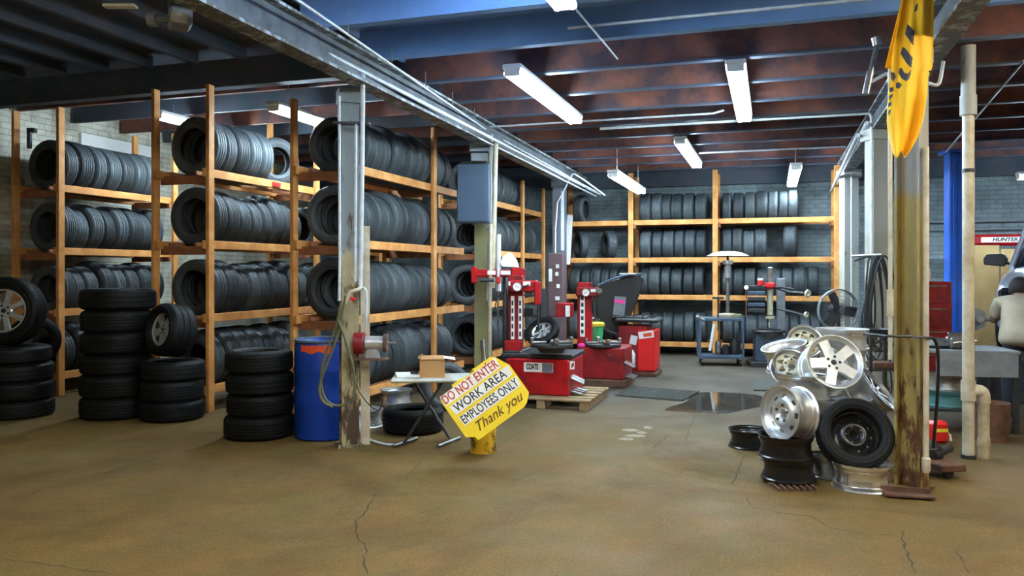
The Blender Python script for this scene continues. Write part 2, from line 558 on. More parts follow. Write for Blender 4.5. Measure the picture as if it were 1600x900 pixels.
    def polar(self, r0, r1, nr, na, zf, skip, th, mx=None):
        """disc between r0 and r1 with windows where skip(i_r, i_a); zf(r) is its height; th its thickness"""
        vs, fs = [], []
        for s in (0, 1):
            for j in range(nr + 1):
                r = r0 + (r1 - r0) * j / nr
                for i in range(na):
                    w = 2 * PI * i / na
                    vs.append((r * math.cos(w), r * math.sin(w), zf(r) - s * th))
        L = (nr + 1) * na
        idx = lambda s, j, i: s * L + j * na + i % na
        solid = lambda j, i: 0 <= j < nr and not skip(j, i % na)
        for j in range(nr):
            for i in range(na):
                if not solid(j, i):
                    continue
                fs.append((idx(0, j, i), idx(0, j + 1, i), idx(0, j + 1, i + 1), idx(0, j, i + 1)))
                fs.append((idx(1, j, i), idx(1, j, i + 1), idx(1, j + 1, i + 1), idx(1, j + 1, i)))
                if not solid(j, i - 1):
                    fs.append((idx(0, j, i), idx(1, j, i), idx(1, j + 1, i), idx(0, j + 1, i)))
                if not solid(j, i + 1):
                    fs.append((idx(0, j, i + 1), idx(0, j + 1, i + 1), idx(1, j + 1, i + 1), idx(1, j, i + 1)))
                if not solid(j - 1, i):
                    fs.append((idx(0, j, i), idx(0, j, i + 1), idx(1, j, i + 1), idx(1, j, i)))
                if not solid(j + 1, i):
                    fs.append((idx(0, j + 1, i), idx(1, j + 1, i), idx(1, j + 1, i + 1), idx(0, j + 1, i + 1)))
        return self.add(vs, fs, mx)

    def mesh(self, name, off=Vector((0, 0, 0)), smooth=35):
        me = bpy.data.meshes.new(name)
        me.from_pydata([tuple(p - off) for p in self.v], [], self.f)
        me.validate()
        me.update()
        if smooth:
            me.shade_smooth()
            me.set_sharp_from_angle(angle=math.radians(smooth))
        return me


WL = {}


def tag(o, label=None, cat=None, group=None, kind=None):
    if label:
        o['label'] = label
    if cat:
        o['category'] = cat
    if group:
        o['group'] = group
    if kind:
        o['kind'] = kind
    return o


def OBJ(name, mb, m, parent=None, label=None, cat=None, group=None, kind=None, smooth=35, bevel=0.0):
    if parent is None:
        lo = [min(p[i] for p in mb.v) for i in range(3)]
        hi = [max(p[i] for p in mb.v) for i in range(3)]
        off = Vector(((lo[0] + hi[0]) / 2, (lo[1] + hi[1]) / 2, lo[2]))
    else:
        off = WL[parent.name]
    me = mb.mesh(name, off, smooth)
    me.materials.append(m)
    o = bpy.data.objects.new(name, me)
    COL.objects.link(o)
    if parent is None:
        o.location = off
    else:
        o.parent = parent
    WL[o.name] = off
    if bevel:
        b = o.modifiers.new('bevel', 'BEVEL')
        b.width = bevel
        b.segments = 2
        b.limit_method = 'ANGLE'
    return tag(o, label, cat, group, kind)


def EMP(name, loc, label=None, cat=None, group=None, kind=None):
    o = bpy.data.objects.new(name, None)
    o.empty_display_size = 0.1
    COL.objects.link(o)
    o.location = loc
    WL[o.name] = Vector(loc)
    return tag(o, label, cat, group, kind)


def copy_tree(o, parent=None):
    c = o.copy()
    COL.objects.link(c)
    if parent is not None:
        c.parent = parent
    WL[c.name] = WL.get(o.name, Vector((0, 0, 0)))
    for ch in list(o.children):
        copy_tree(ch, c)
    return c


def TEXT(name, s, size, m, parent, mx, ext=0.001, shear=0.0, sx=1.0, space=1.0, off=0.0, bold=0.0):
    cu = bpy.data.curves.new(name, 'FONT')
    cu.body = s
    cu.size = size
    cu.extrude = ext
    cu.shear = shear
    cu.offset = off
    cu.space_character = space
    cu.align_x = 'CENTER'
    cu.align_y = 'CENTER'
    t = bpy.data.objects.new(name, cu)
    me = bpy.data.meshes.new_from_object(t)
    bpy.data.objects.remove(t)
    if bold:
        v0 = [v.co.copy() for v in me.vertices]
        f0 = [tuple(p.vertices) for p in me.polygons]
        vs, fs = [], []
        for q, (dx, dy) in enumerate(((-bold, 0), (bold, 0), (0, bold * .7), (0, -bold * .7), (0, 0))):
            k = len(vs)
            vs += [tuple(c + Vector((dx, dy, q * 1e-5))) for c in v0]
            fs += [tuple(i + k for i in f) for f in f0]
        me = bpy.data.meshes.new(name)
        me.from_pydata(vs, [], fs)
    me.transform(mx @ Matrix.Diagonal((sx, 1, 1, 1)))
    me.transform(Matrix.Translation(-WL[parent.name]))
    me.materials.clear()
    me.materials.append(m)
    o = bpy.data.objects.new(name, me)
    COL.objects.link(o)
    o.parent = parent
    WL[o.name] = WL[parent.name]
    return o


def RZ(a):
    return Matrix.Rotation(a, 3, 'Z')


def face_mx(c, right, up):
    """matrix whose local x, y run along right, up and z out of the face"""
    r, u = Vector(right).normalized(), Vector(up).normalized()
    n = r.cross(u).normalized()
    u = n.cross(r)
    m = Matrix((r, u, n)).transposed().to_4x4()
    m.translation = Vector(c)
    return m


def axis_rot(d, spin=0.0):
    """rotation taking local +z to direction d"""
    q = Vector((0, 0, 1)).rotation_difference(Vector(d).normalized())
    return (q.to_matrix() @ Matrix.Rotation(spin, 3, 'Z')).to_euler()


CAMR = Vector((CS, SN, 0))       # camera right, and the way it looks
CAMF = Vector((-SN, CS, 0))
UP = Vector((0, 0, 1))


# ================================================================ THE SETTING
def structure(name, c, s, m, rot=None, bev=0.0):
    return OBJ(name, MB().box(c, s, rot, bev), m, kind='structure', smooth=0)


fl = OBJ('floor', MB().box((-0.5, 6, -0.05), (18.6, 20, 0.1)), M['floor'], kind='structure', smooth=0)
structure('wall_back', (-0.5, 15.5, 1.95), (18.6, 0.3, 3.9), M['brick_back'])
structure('wall_left', (-9.55, 6, 1.95), (0.3, 20, 3.9), M['brick_side'])
structure('wall_right', (8.55, 6, 1.95), (0.3, 20, 3.9), M['brick_side'])
structure('wall_front', (-0.5, -3.75, 1.95), (18.6, 0.3, 3.9), M['joist_dark'])
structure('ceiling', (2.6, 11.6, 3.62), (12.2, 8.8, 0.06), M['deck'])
structure('ceiling_near', (2.6, 1.6, 3.62), (12.2, 11.2, 0.06), M['deck_haze'])
structure('ceiling_beam', (-0.5, 15.2, 3.34), (18, 0.12, 0.46), M['joist_dark'])
structure('ceiling_left', (-6.5, 6, 3.95), (6.2, 20, 0.06), M['joist_dark'])
structure('trim_1', (-3.42, 6, 3.78), (0.05, 19, 0.36), M['joist_dark'])
y = -3.0
k = 0
while y < 15.2:
    jo = OBJ('ceiling_joist', MB().box((2.55, y, 3.47), (11.9, 0.055, 0.24)), M['joist_haze'] if y < 7.0 else M['joist_red'], kind='structure', smooth=0)
    OBJ('flange', MB().box((2.55, y, 3.342), (11.9, 0.085, 0.018)), M['joist_haze'] if y < 7.0 else M['flange'], jo, smooth=0)
    y += 0.92
for i in range(10):
    x = -9.1 + i * 0.62
    structure('ceiling_joist', (x, 1.8, 3.85), (0.06, 10.9, 0.14), M['joist_dark'])
for i in range(9):
    structure('ceiling_joist', (-6.4, 7.9 + i * 0.88, 3.76), (5.9, 0.06, 0.32), M['joist_dark'] if i % 2 else M['joist_red'])
structure('ceiling_beam', (-6.4, 7.32, 3.66), (5.9, 0.14, 0.30), M['joist_dark'])


def ibeam(mb, a, b, w, h, t=0.018):
    """I section from a to b, h tall with flanges w wide, a and b on the underside"""
    a, b = Vector(a), Vector(b)
    L = (b - a).length
    d = (b - a).normalized()
    ang = math.atan2(d.y, d.x)
    c = (a + b) / 2
    r = RZ(ang)
    mb.box(c + Vector((0, 0, t / 2)), (L, w, t), r)
    mb.box(c + Vector((0, 0, h - t / 2)), (L, w, t), r)
    mb.box(c + Vector((0, 0, h / 2)), (L, t, h - 2 * t), r)
    return mb


for a_, b_ in (((-3.02, -3.4, 3.07), (-3.46, 15.1, 3.07)), ((1.09, -3.4, 3.07), (1.15, 15.1, 3.07))):
    bm_ = OBJ('ceiling_beam', ibeam(MB(), a_, b_, 0.15, 0.25), M['web'], kind='structure', smooth=0)
    d_ = Vector(b_) - Vector(a_)
    for z_ in (3.066, 3.312):
        OBJ('flange_edge', MB().box((Vector(a_) + Vector(b_)) / 2 + Vector((0, 0, z_ - 3.07)), (d_.length, 0.162, 0.022), RZ(math.atan2(d_.y, d_.x))), M['beam'], bm_, smooth=0)


def column(x, y, m, w=0.2, h=3.07, rot=0.0, boxed=False):
    b = MB()
    R = RZ(rot)
    c = Vector((x, y, h / 2))
    t = 0.016
    if boxed:
        b.box(c, (w, w * 0.8, h), R)
    else:
        b.box(c, (t, w - 2 * t, h), R)
        for s in (-1, 1):
            b.box(c + R @ Vector((0, s * (w / 2 - t / 2), 0)), (w, t, h), R)
    b.box((x, y, 0.01), (w + 0.06, w + 0.06, 0.02), R)
    b.box((x, y, h - 0.06), (w + 0.05, w + 0.05, 0.12), R)
    return OBJ('column', b, m, kind='structure', smooth=0)


# left row of columns, then the right row
column(-3.47, 6.12, M['col_left'], 0.15, rot=math.radians(38))
structure('column', (-3.37, 6.22, 0.95), (0.08, 0.08, 1.9), M['pvc'], RZ(0.5))
column(-3.46, 9.47, M['olive'], 0.22, boxed=True, rot=math.radians(20))
column(-3.46, 13.3, M['col_dark'], 0.24, boxed=True, rot=math.radians(15))
column(0.93, 6.12, M['col_right'], 0.165, rot=math.radians(60))
column(1.13, 9.6, M['col_pale'], 0.22, boxed=True, rot=math.radians(24))
column(1.15, 13.3, M['col_pale'], 0.22, boxed=True, rot=math.radians(20))


# cracks and joints in the floor, from the points they pass through
def ribbon(pts, w):
    P = [G(u, v, 0.0) for u, v in pts]
    Q = [P[0]]
    for a, b in zip(P, P[1:]):
        n = max(1, int((b - a).length / 0.05))
        nrm = Vector((-(b - a).y, (b - a).x, 0)).normalized()
        for i in range(1, n + 1):
            q = a.lerp(b, i / n)
            if i < n:
                q += nrm * random.uniform(-0.010, 0.010)
            Q.append(q)
    L, Rr = [], []
    for i, q in enumerate(Q):
        d = Q[min(i + 1, len(Q) - 1)] - Q[max(i - 1, 0)]
        nrm = Vector((-d.y, d.x, 0)).normalized()
        ww = w * random.uniform(0.35, 1.3) * (0.3 if i in (0, len(Q) - 1) else 1)
        L.append(q + nrm * ww / 2 + Vector((0, 0, 0.0008)))
        Rr.append(q - nrm * ww / 2 + Vector((0, 0, 0.0008)))
    n = len(Q)
    return MB().add(L + Rr, [(i, n + i, n + i + 1, i + 1) for i in range(n - 1)])


for pts, w in (
    ([(120, 748), (170, 738), (240, 718), (310, 700), (355, 684)], 0.016),
    ([(0, 784), (40, 778), (62, 766)], 0.008), ([(160, 770), (230, 774), (300, 779)], 0.007),
    ([(0, 874), (60, 880), (170, 896)], 0.010), ([(280, 732), (305, 722)], 0.012),
    ([(660, 720), (638, 742), (635, 752)], 0.008),
    ([(590, 770), (570, 800), (555, 815), (558, 835), (572, 858), (568, 880), (574, 899)], 0.010),
    ([(775, 700), (800, 683), (842, 662)], 0.008), ([(620, 812), (700, 790)], 0.006),
    ([(800, 752), (850, 733), (900, 720)], 0.010),
    ([(1020, 700), (1045, 680)], 0.010), ([(1040, 735), (1110, 735)], 0.006),
    ([(1163, 712), (1150, 745), (1140, 758)], 0.012), ([(1050, 735), (1140, 757), (1190, 768)], 0.006),
    ([(1165, 775), (1172, 790), (1220, 802), (1265, 806), (1300, 826), (1350, 834), (1400, 836)], 0.008),
    ([(1407, 828), (1418, 868), (1430, 892), (1428, 899)], 0.012), ([(1495, 860), (1516, 897)], 0.008),
    ([(940, 655), (1090, 648), (1195, 654)], 0.012), ([(1050, 610), (1190, 606)], 0.010),
    ([(1085, 650), (1070, 690)], 0.008), ([(420, 735), (560, 762)], 0.005),
):
    OBJ('floor_crack', ribbon(pts, w), M['crack'], parent=fl, smooth=0)


def pool(pts, z=0.0012):
    P = [G(u, v, 0) + Vector((0, 0, z)) for u, v in pts]
    # round the outline off
    for _ in range(3):
        o = []
        for i in range(len(P)):
            a, b = P[i], P[(i + 1) % len(P)]
            o += [a * 0.75 + b * 0.25, a * 0.25 + b * 0.75]
        P = o
    return MB().add(P, [tuple(range(len(P)))[::-1]])


pm = pool([(1045, 636), (1075, 628), (1078, 618), (1095, 612), (1150, 614), (1195, 618), (1200, 634), (1165, 640), (1130, 648), (1095, 646), (1060, 643), (1035, 642)])
for f in (pm,):
    f.f = [tuple(reversed(q)) for q in f.f] if (lambda p: ((p[1] - p[0]).cross(p[2] - p[1])).z)([f.v[i] for i in f.f[0][:3]]) < 0 else f.f
OBJ('puddle', pm, M['wet'], label='dark puddle of water on the concrete beside the rubber mat', cat='puddle', kind='stuff', smooth=0)


for k, (u, v, w_) in enumerate(((985, 672, 16), (992, 681, 20), (978, 686, 14), (1003, 676, 9), (1012, 668, 8))):
    pk = pool([(u - w_, v), (u - w_ * .3, v - 2.5), (u + w_ * .6, v - 1.5), (u + w_, v + 1), (u + w_ * .2, v + 2.5), (u - w_ * .5, v + 1.5)], .0009)
    pk.f = [tuple(reversed(q)) for q in pk.f] if (pk.v[pk.f[0][1]] - pk.v[pk.f[0][0]]).cross(pk.v[pk.f[0][2]] - pk.v[pk.f[0][1]]).z < 0 else pk.f
    OBJ('floor_stain', pk, M['stain'], parent=fl, smooth=0)

# ================================================================ LAMPS
def lamp(x, y0, y1, z, label, warm=False, dim=False, name='fluorescent_lamp', x1=None, ceil=3.33, wires=True):
    x1 = x if x1 is None else x1
    L = EMP(name, ((x + x1) / 2, (y0 + y1) / 2, z), label, 'lamp', 'ceiling lamps')
    a, b = Vector((x, y0, z)), Vector((x1, y1, z))
    d = (b - a).normalized()
    s = Vector((-d.y, d.x, 0))
    ang = math.atan2(d.y, d.x)
    OBJ('housing', MB().box((a + b) / 2 + Vector((0, 0, 0.055)), ((b - a).length + 0.04, 0.17 if y0 > 6 else 0.05, 0.045), RZ(ang), 0.008), M['white'], L, smooth=0)
    for q in (-0.05, 0.05):
        OBJ('tube', MB().cyl(a + s * q, b + s * q, 0.027, n=12), M['tube_dim' if dim else 'tube_warm' if warm else 'tube'], L)
    for e in (a, b):
        OBJ('end_cap', MB().box(e + Vector((0, 0, 0.01)), (0.02, 0.14, 0.07), RZ(ang)), M['white'], L, smooth=0)
    if wires:
        for f in (0.12, 0.88):
            p = a.lerp(b, f)
            OBJ('hanger', MB().cyl(p + Vector((0, 0, 0.07)), (p.x, p.y, ceil), 0.004, n=6), M['steel'], L)
    return L


lamp(-2.10, 6.47, 8.78, 3.20, 'long bright fluorescent strip hanging in the middle of the ceiling above the red machines')
lamp(-0.28, 6.90, 9.25, 3.20, 'bright fluorescent strip under reddish joists, upper right of centre')
lamp(-1.13, 10.6, 13.1, 3.20, 'fluorescent strip beyond the two large ones, between them')
lamp(-2.17, 11.4, 14.0, 2.90, 'low fluorescent strip above the left post of the back rack')
lamp(0.35, 12.2, 14.6, 3.00, 'short-looking fluorescent strip above the right end of the back rack')
lamp(-1.25, 2.65, 4.95, 3.20, 'fluorescent strip cut off by the top edge, nearest to the viewer')
lamp(-7.2, 8.0, 10.3, 3.42, 'fluorescent strip above the aisle between the leftmost and second tire rack', ceil=3.62)
lamp(-5.15, 7.45, 9.75, 3.28, 'fluorescent strip above the aisle between the second and third tire rack', ceil=3.62)
lamp(3.25, 12.6, 12.6, 2.80, 'fluorescent strip at the right edge above the silver car', x1=5.55)
# unseen lamps behind and beside the viewer, lighting the front floor
lamp(-1.25, 0.1, 2.4, 3.20, 'fluorescent strip right above the viewer, outside the picture', warm=True)
lamp(2.1, 0.9, 3.2, 3.20, 'fluorescent strip to the right of the viewer, outside the picture', warm=True)
lamp(2.9, 4.2, 6.5, 3.20, 'fluorescent strip right of the mustard column, outside the picture', warm=True)
lamp(-4.0, 1.6, 3.9, 3.45, 'added fill strip over the left front floor, outside the picture', dim=True, ceil=3.62)  # unseen strip added to brighten the left front floor


# ================================================================ TIRES
def tire_mesh(name, R=0.33, r=0.20, w=0.22, grooves=4, shoulder=0.004, n=72):
    h = w / 2
    t = R - r
    p = [(r, -h * .68), (r + .006, -h * .88), (r + t * .30, -h * .99), (r + t * .34, -h * 1.012), (r + t * .38, -h * .99), (r + t * .62, -h),
         (R - .042, -h * .96), (R - .016, -h * .86), (R - .002, -h * .68)]
    gw = 0.005
    tw = h * 0.66
    for g in range(grooves):
        z = -tw + 2 * tw * (g + 1) / (grooves + 1)
        p += [(R + .001, z - gw), (R - .007, z - gw * .7), (R - .007, z + gw * .7), (R + .001, z + gw)]
    p += [(a, -b) for a, b in p[:9]][::-1]
    m1 = len(p)
    p += [(r + .012, h * .62), (r + t * .4, h * .86), (R - .03, h * .7), (R - .018, 0), (R - .03, -h * .7), (r + t * .4, -h * .86), (r + .012, -h * .62)]

    def mod(i, j, rr):
        if j in (6, 7, m1 - 8, m1 - 7) and i % 3 == 0:
            return rr - shoulder
        return rr
    me = MB().lathe(p, n, closed=True, mod=mod).mesh(name, smooth=28)
    me.materials.append(M['rub'])
    return me


TM = [tire_mesh('tire_a'), tire_mesh('tire_b', w=0.20, grooves=3), tire_mesh('tire_c', w=0.235, grooves=4, r=0.215),
      tire_mesh('tire_d', w=0.19, grooves=4, r=0.19, shoulder=0.007), tire_mesh('tire_e', w=0.22, grooves=2, r=0.205, shoulder=0.009)]
TW = [0.22, 0.20, 0.235, 0.19, 0.22]
TD = []
for q in (0, 2, 4):
    c = TM[q].copy()
    c.materials[0] = M['rub_unlit']
    TD.append(c)
ORD = ['first', 'second', 'third', 'fourth', 'fifth', 'sixth', 'seventh', 'eighth', 'ninth', 'tenth', 'eleventh', 'twelfth', 'thirteenth',
       'fourteenth', 'fifteenth', 'sixteenth', 'seventeenth', 'eighteenth', 'nineteenth', 'twentieth']


def tire(loc, R, me, rot, label, group=None, name='tire', cat='tire'):
    o = bpy.data.objects.new(name, me)
    COL.objects.link(o)
    o.location = loc
    o.rotation_euler = rot
    o.scale = (R / 0.33,) * 3
    WL[o.name] = Vector((0, 0, 0))
    return tag(o, label, cat, group)


HALF = 0.15


def row(axis, cross, a0, a1, zs, where, rmin=0.275, rmax=0.303, end='near end', tilt=0.05, gap=0.004, keep=None):
    """tires standing side by side on two slats, from a0 to a1 along the axis"""
    a, k = a0, 0
    base = random.uniform(-tilt, tilt)
    while True:
        q = random.randrange(5)
        R = random.uniform(rmin, rmax)
        w = TW[q] * R / 0.33
        if a + w > a1:
            break
        c = a + w / 2
        zc = zs + math.sqrt(R * R - HALF * HALF)
        yaw = base
        spin = random.uniform(0, 6)
        tl = random.uniform(-0.005, 0.005)
        if axis == 'y':
            rot = (Matrix.Rotation(yaw, 3, 'Z') @ Matrix.Rotation(PI / 2 + tl, 3, 'X') @ Matrix.Rotation(spin, 3, 'Z')).to_euler()
            loc = (cross + random.uniform(-.006, .006), c, zc + 0.006)
        else:
            rot = (Matrix.Rotation(yaw, 3, 'Z') @ Matrix.Rotation(PI / 2 + tl, 3, 'Y') @ Matrix.Rotation(spin, 3, 'Z')).to_euler()
            loc = (c, cross + random.uniform(-.01, .01), zc + 0.006)
        k += 1
        if keep is None or keep(k):
            side = random.choice(['', '', ''])
            tire(loc, R, TM[q], rot, '%s tire from %s, %s' % (ORD[min(k - 1, 19)], end, where), 'tires on ' + where)
        a += w + gap + random.choice([0, 0.004, 0.010, 0.016, 0.026])
    return a


def rack(axis, c0, c1, stations, tops, ztop, label, a_end=None, post=0.045, dark_posts=0, skip_far=False):
    """c0, c1: outer faces of the posts; stations: where posts stand along the axis; tops: heights of the rails"""
    def P(c, a, z):
        return (c, a, z) if axis == 'y' else (a, c, z)

    def S(c, a, z):
        return (c, a, z) if axis == 'y' else (a, c, z)
    a0 = stations[0]
    a1 = a_end if a_end is not None else stations[-1]
    root = EMP('tire_rack', P((c0 + c1) / 2, (a0 + a1) / 2, 0), label, 'rack')
    for a in stations:
        for s, c in ((0, c0 + post / 2), (1, c1 - post / 2)):
            OBJ('post', MB().box(P(c, a, ztop / 2), S(post, 0.09, ztop), None, 0.004), M['wood'] if not dark_posts else M['wood_dark'], root, smooth=0)
        for t in tops:
            OBJ('cross_rail', MB().box(P((c0 + c1) / 2, a + 0.066 * (1 if a < a1 - .1 else -1), t - 0.107), S(c1 - c0 - 2 * post, 0.038, 0.09), None, 0.003), M['wood_dark'], root, smooth=0)
    for t in tops:
        for c in (c0 + post + 0.02, c1 - post - 0.02):
            OBJ('rail', MB().box(P(c, (a0 + a1) / 2, t - 0.045), S(0.038, a1 - a0 + 0.10, 0.09), None, 0.003), M['wood'], root, smooth=0)
        for c in ((c0 + c1) / 2 - HALF - .019, (c0 + c1) / 2 + HALF + .019):
            OBJ('slat', MB().box(P(c, (a0 + a1) / 2, t - 0.041), S(0.03, a1 - a0, 0.042), None, 0.003), M['wood_dark'], root, smooth=0)
    return root


# three racks in the left bay seen end-on, one further down the column line
R1 = rack('y', -8.94, -8.18, [7.50, 9.45], (0.28, 1.05, 1.80, 2.57), 3.5, 'leftmost wooden tire rack with four loaded shelves against the brick wall')
R2 = rack('y', -6.44, -5.68, [7.10, 9.20, 11.3], (0.28, 1.05, 1.84, 2.61), 3.5, 'second wooden tire rack from the left, tires seen end-on behind the low stacks')
R3 = rack('y', -4.74, -3.98, [7.18, 9.16], (0.28, 1.05, 1.83, 2.60), 3.3, 'wooden tire rack right behind the flaking column and the folding table', a_end=10.2)
R4 = rack('y', -4.74, -3.98, [11.05, 12.9, 14.2], (0.28, 1.05, 1.83, 2.60), 3.05, 'wooden tire rack beyond the grey cabinet, behind the red tire changer')
SL = -0.020
for lv, t in (('top', 2.57), ('second', 1.80), ('third', 1.05), ('bottom', 0.28)):
    row('y', -8.56, 7.62, 9.40, t + SL, '%s shelf of the leftmost rack' % lv, 0.28 if lv != 'top' else .31, 0.328)
for lv, t in (('second', 1.84), ('third', 1.05), ('bottom', 0.28)):
    row('y', -6.06, 7.26, 9.12 if lv != 'top' else 8.6, t + SL, '%s shelf of the second rack' % lv, 0.29, 0.328)
    if lv != 'bottom':
        row('y', -6.06, 9.30, 11.1, t + SL, '%s shelf far bay of second rack' % lv, 0.28, 0.32)
row('y', -6.06, 7.26, 8.36, 2.61 + SL, 'top shelf of the second rack', 0.318, 0.33)
tire((-6.03, 8.75, 2.61 + SL + 0.30 + .02), 0.305, TM[3], (PI / 2, 0.0, math.radians(62)), 'lone black tire turned sideways at the gap on the top shelf of the second rack')
for lv, t in (('top', 2.60), ('second', 1.83), ('third', 1.05), ('bottom', 0.28)):
    row('y', -4.36, 7.32, 10.1, t + SL, '%s shelf behind the flaking column' % lv, 0.29, 0.33)
    row('y', -4.36, 11.2, 14.1, t + SL, '%s shelf behind the red tire changer' % lv, 0.28, 0.32)

# rack across the back wall
BT = (0.25, 1.09, 1.76, 2.44)
RB = rack('x', 14.42, 15.16, [-3.72, -2.42, -0.93, 1.06], BT, 3.3, 'long wooden tire rack across the back wall')


def brow(lv, t, x0, x1, sec, **kw):
    row('x', 14.79, x0, x1, t + SL, '%s shelf of back rack, %s section' % (lv, sec), 0.265, 0.292, end='left end', **kw)


for lv, t in (('top', 2.44), ('second', 1.76), ('third', 1.09), ('bottom', 0.25)):
    if lv in ('third', 'bottom'):
        brow(lv, t, -3.60, -2.50, 'left')
    brow(lv, t, -2.28, -1.0, 'middle')
    brow(lv, t, -0.82, {'top': 0.62, 'second': 0.05, 'third': 0.90, 'bottom': 0.9}[lv], 'right')
tire((-3.42, 14.76, 1.76 + SL + .268), .265, TM[1], (PI / 2, 0, math.radians(-58)), 'black tire at the left end of the back rack, beside the leaning board')
tire((-2.88, 14.76, 1.76 + SL + .273), .27, TM[0], (PI / 2, 0, math.radians(-62)), 'black tire standing alone before bare brick on the back rack')
tire((0.33, 14.79, 1.76 + SL + .28), .30, TM[2], (PI / 2, 0, math.radians(86)), 'tall grey tire at the right end of the second shelf of the back rack')
tire((-3.40, 14.79, 2.44 + SL + .26), .28, TM[0], (PI / 2, 0, math.radians(80)), 'black tire alone at the left end of the top shelf of the back rack')
b = MB().box((-3.56, 14.36, 2.10), (0.10, 0.025, 0.92), Matrix.Rotation(0.06, 3, 'Y'))
OBJ('leaning_board', b, M['paper'], label='pale narrow board leaning on the left end of the back rack', cat='board', smooth=0)


# ================================================================ WHEELS
def barrel_prof(R, w, depth=0.004, t=0.006):
    h = w / 2
    o = [(R, h), (R, h - .008), (R - .011, h - .013), (R - .013, h - .034), (R - .017, h - .040), (R - .018 - depth * .5, h * .50), (R - .020 - depth, h * .42), (R - .022 - depth, -h * .1), (R - .024, -h * .2),
         (R - .022, -h * .62), (R - .014, -h + .038), (R - .010, -h + .016), (R, -h + .008), (R, -h)]
    i = [(r - t, z) for r, z in o][::-1]
    return o + i


def rim(R=0.2, w=0.18, style='five', m='alloy', label='', group='loose wheels in the pile', mf=None, parent=None, name=None, rot=None, loc=None, zface=None, cat='wheel', ribs=False):
    """a wheel rim, face towards its local +z"""
    name = name or ('steel_wheel' if style in ('steel', 'slots', 'modular') else 'alloy_wheel')
    if parent is None:
        r = EMP(name, (0, 0, 0), label, cat, group)
    else:
        r = parent
    WL[r.name] = Vector((0, 0, 0))
    mm, mfc = M[m], M[mf or m]
    OBJ('barrel', MB().lathe(barrel_prof(R, w), 64, closed=True, mod=(lambda i, j, q: q - (.008 if (i // 2) % 4 == 0 and 4 < j < 10 else 0)) if ribs else None), mm, r, smooth=40)
    h = w / 2
    zf = (h - 0.022) if zface is None else zface
    b = MB()
    ri = R - 0.022
    n = {'five': 5, 'seven': 7, 'six': 6, 'ten': 10}.get(style)
    if n:
        wid = {5: (0.044, 0.038), 7: (0.020, 0.024), 6: (0.022, 0.034), 10: (0.010, 0.012)}[n]
        for k in range(n):
            a = 2 * PI * k / n + PI / 2
            u, v = Vector((math.cos(a), math.sin(a), 0)), Vector((-math.sin(a), math.cos(a), 0))
            S = R / 0.2
            r0, r1 = 0.03 * S, ri + .004
            vs = []
            for zz, gr in ((zf, 0.0), (zf - .030, .004)):
                for rr, ww in ((r0, wid[0] * S * .9), ((r0 + r1) / 2, (wid[0] + wid[1]) / 2 * S * .86), (r1, wid[1] * S)):
                    dz = 0.010 * (rr / r1)
                    for s in (-1, 1):
                        vs.append(u * rr + v * s * (ww + gr) + Vector((0, 0, zz - .010 + dz)))
            f = [(0, 1, 3, 2), (2, 3, 5, 4), (6, 8, 9, 7), (8, 10, 11, 9), (0, 2, 8, 6), (2, 4, 10, 8), (1, 7, 9, 3), (3, 9, 11, 5), (4, 5, 11, 10)]
            f = [q[::-1] for q in f]
            b.add(vs, f)
        S = R / 0.2
        b.lathe([(0.0, zf - .006), (0.060 * S, zf - .006), (0.068 * S, zf - .014), (0.068 * S, zf - .034), (0, zf - .034)], 40)
        b.lathe([(ri - .012, zf - .002), (R - .004, zf + .012), (R - .004, zf + .004), (ri - .012, zf - .014)], 64, closed=True)
        fc_ = OBJ('spoke_face', b, mfc, r, smooth=30)
        OBJ('center_bore', MB().cyl((0, 0, zf - .012), (0, 0, zf - .004), 0.020 * S, n=20), M['black'], fc_)
        for k in range(5 if n != 6 else 6):
            a = 2 * PI * (k + .5) / (5 if n != 6 else 6) + PI / 2
            c = Vector((math.cos(a), math.sin(a), 0)) * 0.045 * S
            OBJ('lug_hole', MB().cyl(c + Vector((0, 0, zf - .012)), c + Vector((0, 0, zf - .0045)), 0.0105 * S, n=12), M['black'], fc_)
    else:
        zc = 0.012 if zface is None else zface
        nw, na, nr = {'slots': (8, 96, 18), 'modular': (8, 96, 18), 'steel': (16, 128, 18), 'spare': (10, 120, 18)}[style]

        def zfun(rr):
            q = rr / ri
            return zc + 0.030 * math.exp(-((q - .45) / .22) ** 2) - 0.02 * max(0, q - .8) * 5 * .4

        def skip(j, i):
            per = na // nw
            q = (i % per) / per
            rr = (j + .5) / nr
            if style == 'modular':
                lim = (rr - .48) / .38
                return 0.46 < rr < 0.84 and abs(q - .5) < 0.38 - 0.30 * lim
            if style == 'slots':
                return 0.62 < rr < 0.80 and abs(q - .5) < 0.22
            if style == 'spare':
                return 0.60 < rr < 0.72 and abs(q - .5) < 0.16
            return 0.68 < rr < 0.84 and abs(q - .5) < 0.26
        fc_ = OBJ('disc', MB().polar(0.030, R - .030, nr, na, zfun, skip, 0.005), mfc, r, smooth=30)
        OBJ('hub_ring', MB().lathe([(.030, zc + .006), (.036, zc + .016), (.042, zc + .012), (.042, zc), (.030, zc)], 32, closed=True), mfc, r)
        for k in range(5):
            a = 2 * PI * k / 5 + .4
            c = Vector((math.cos(a), math.sin(a), 0)) * 0.058
            OBJ('lug_hole', MB().cyl(c + Vector((0, 0, zc + .012)), c + Vector((0, 0, zc + .030)), 0.009, n=10), M['black'], fc_)
    if parent is None:
        if rot is not None:
            r.rotation_euler = rot
        if loc is not None:
            r.location = loc
    return r


def cdir(a, u, c):
    """direction from camera-right, up and towards-camera shares"""
    return CAMR * a + UP * u - CAMF * c


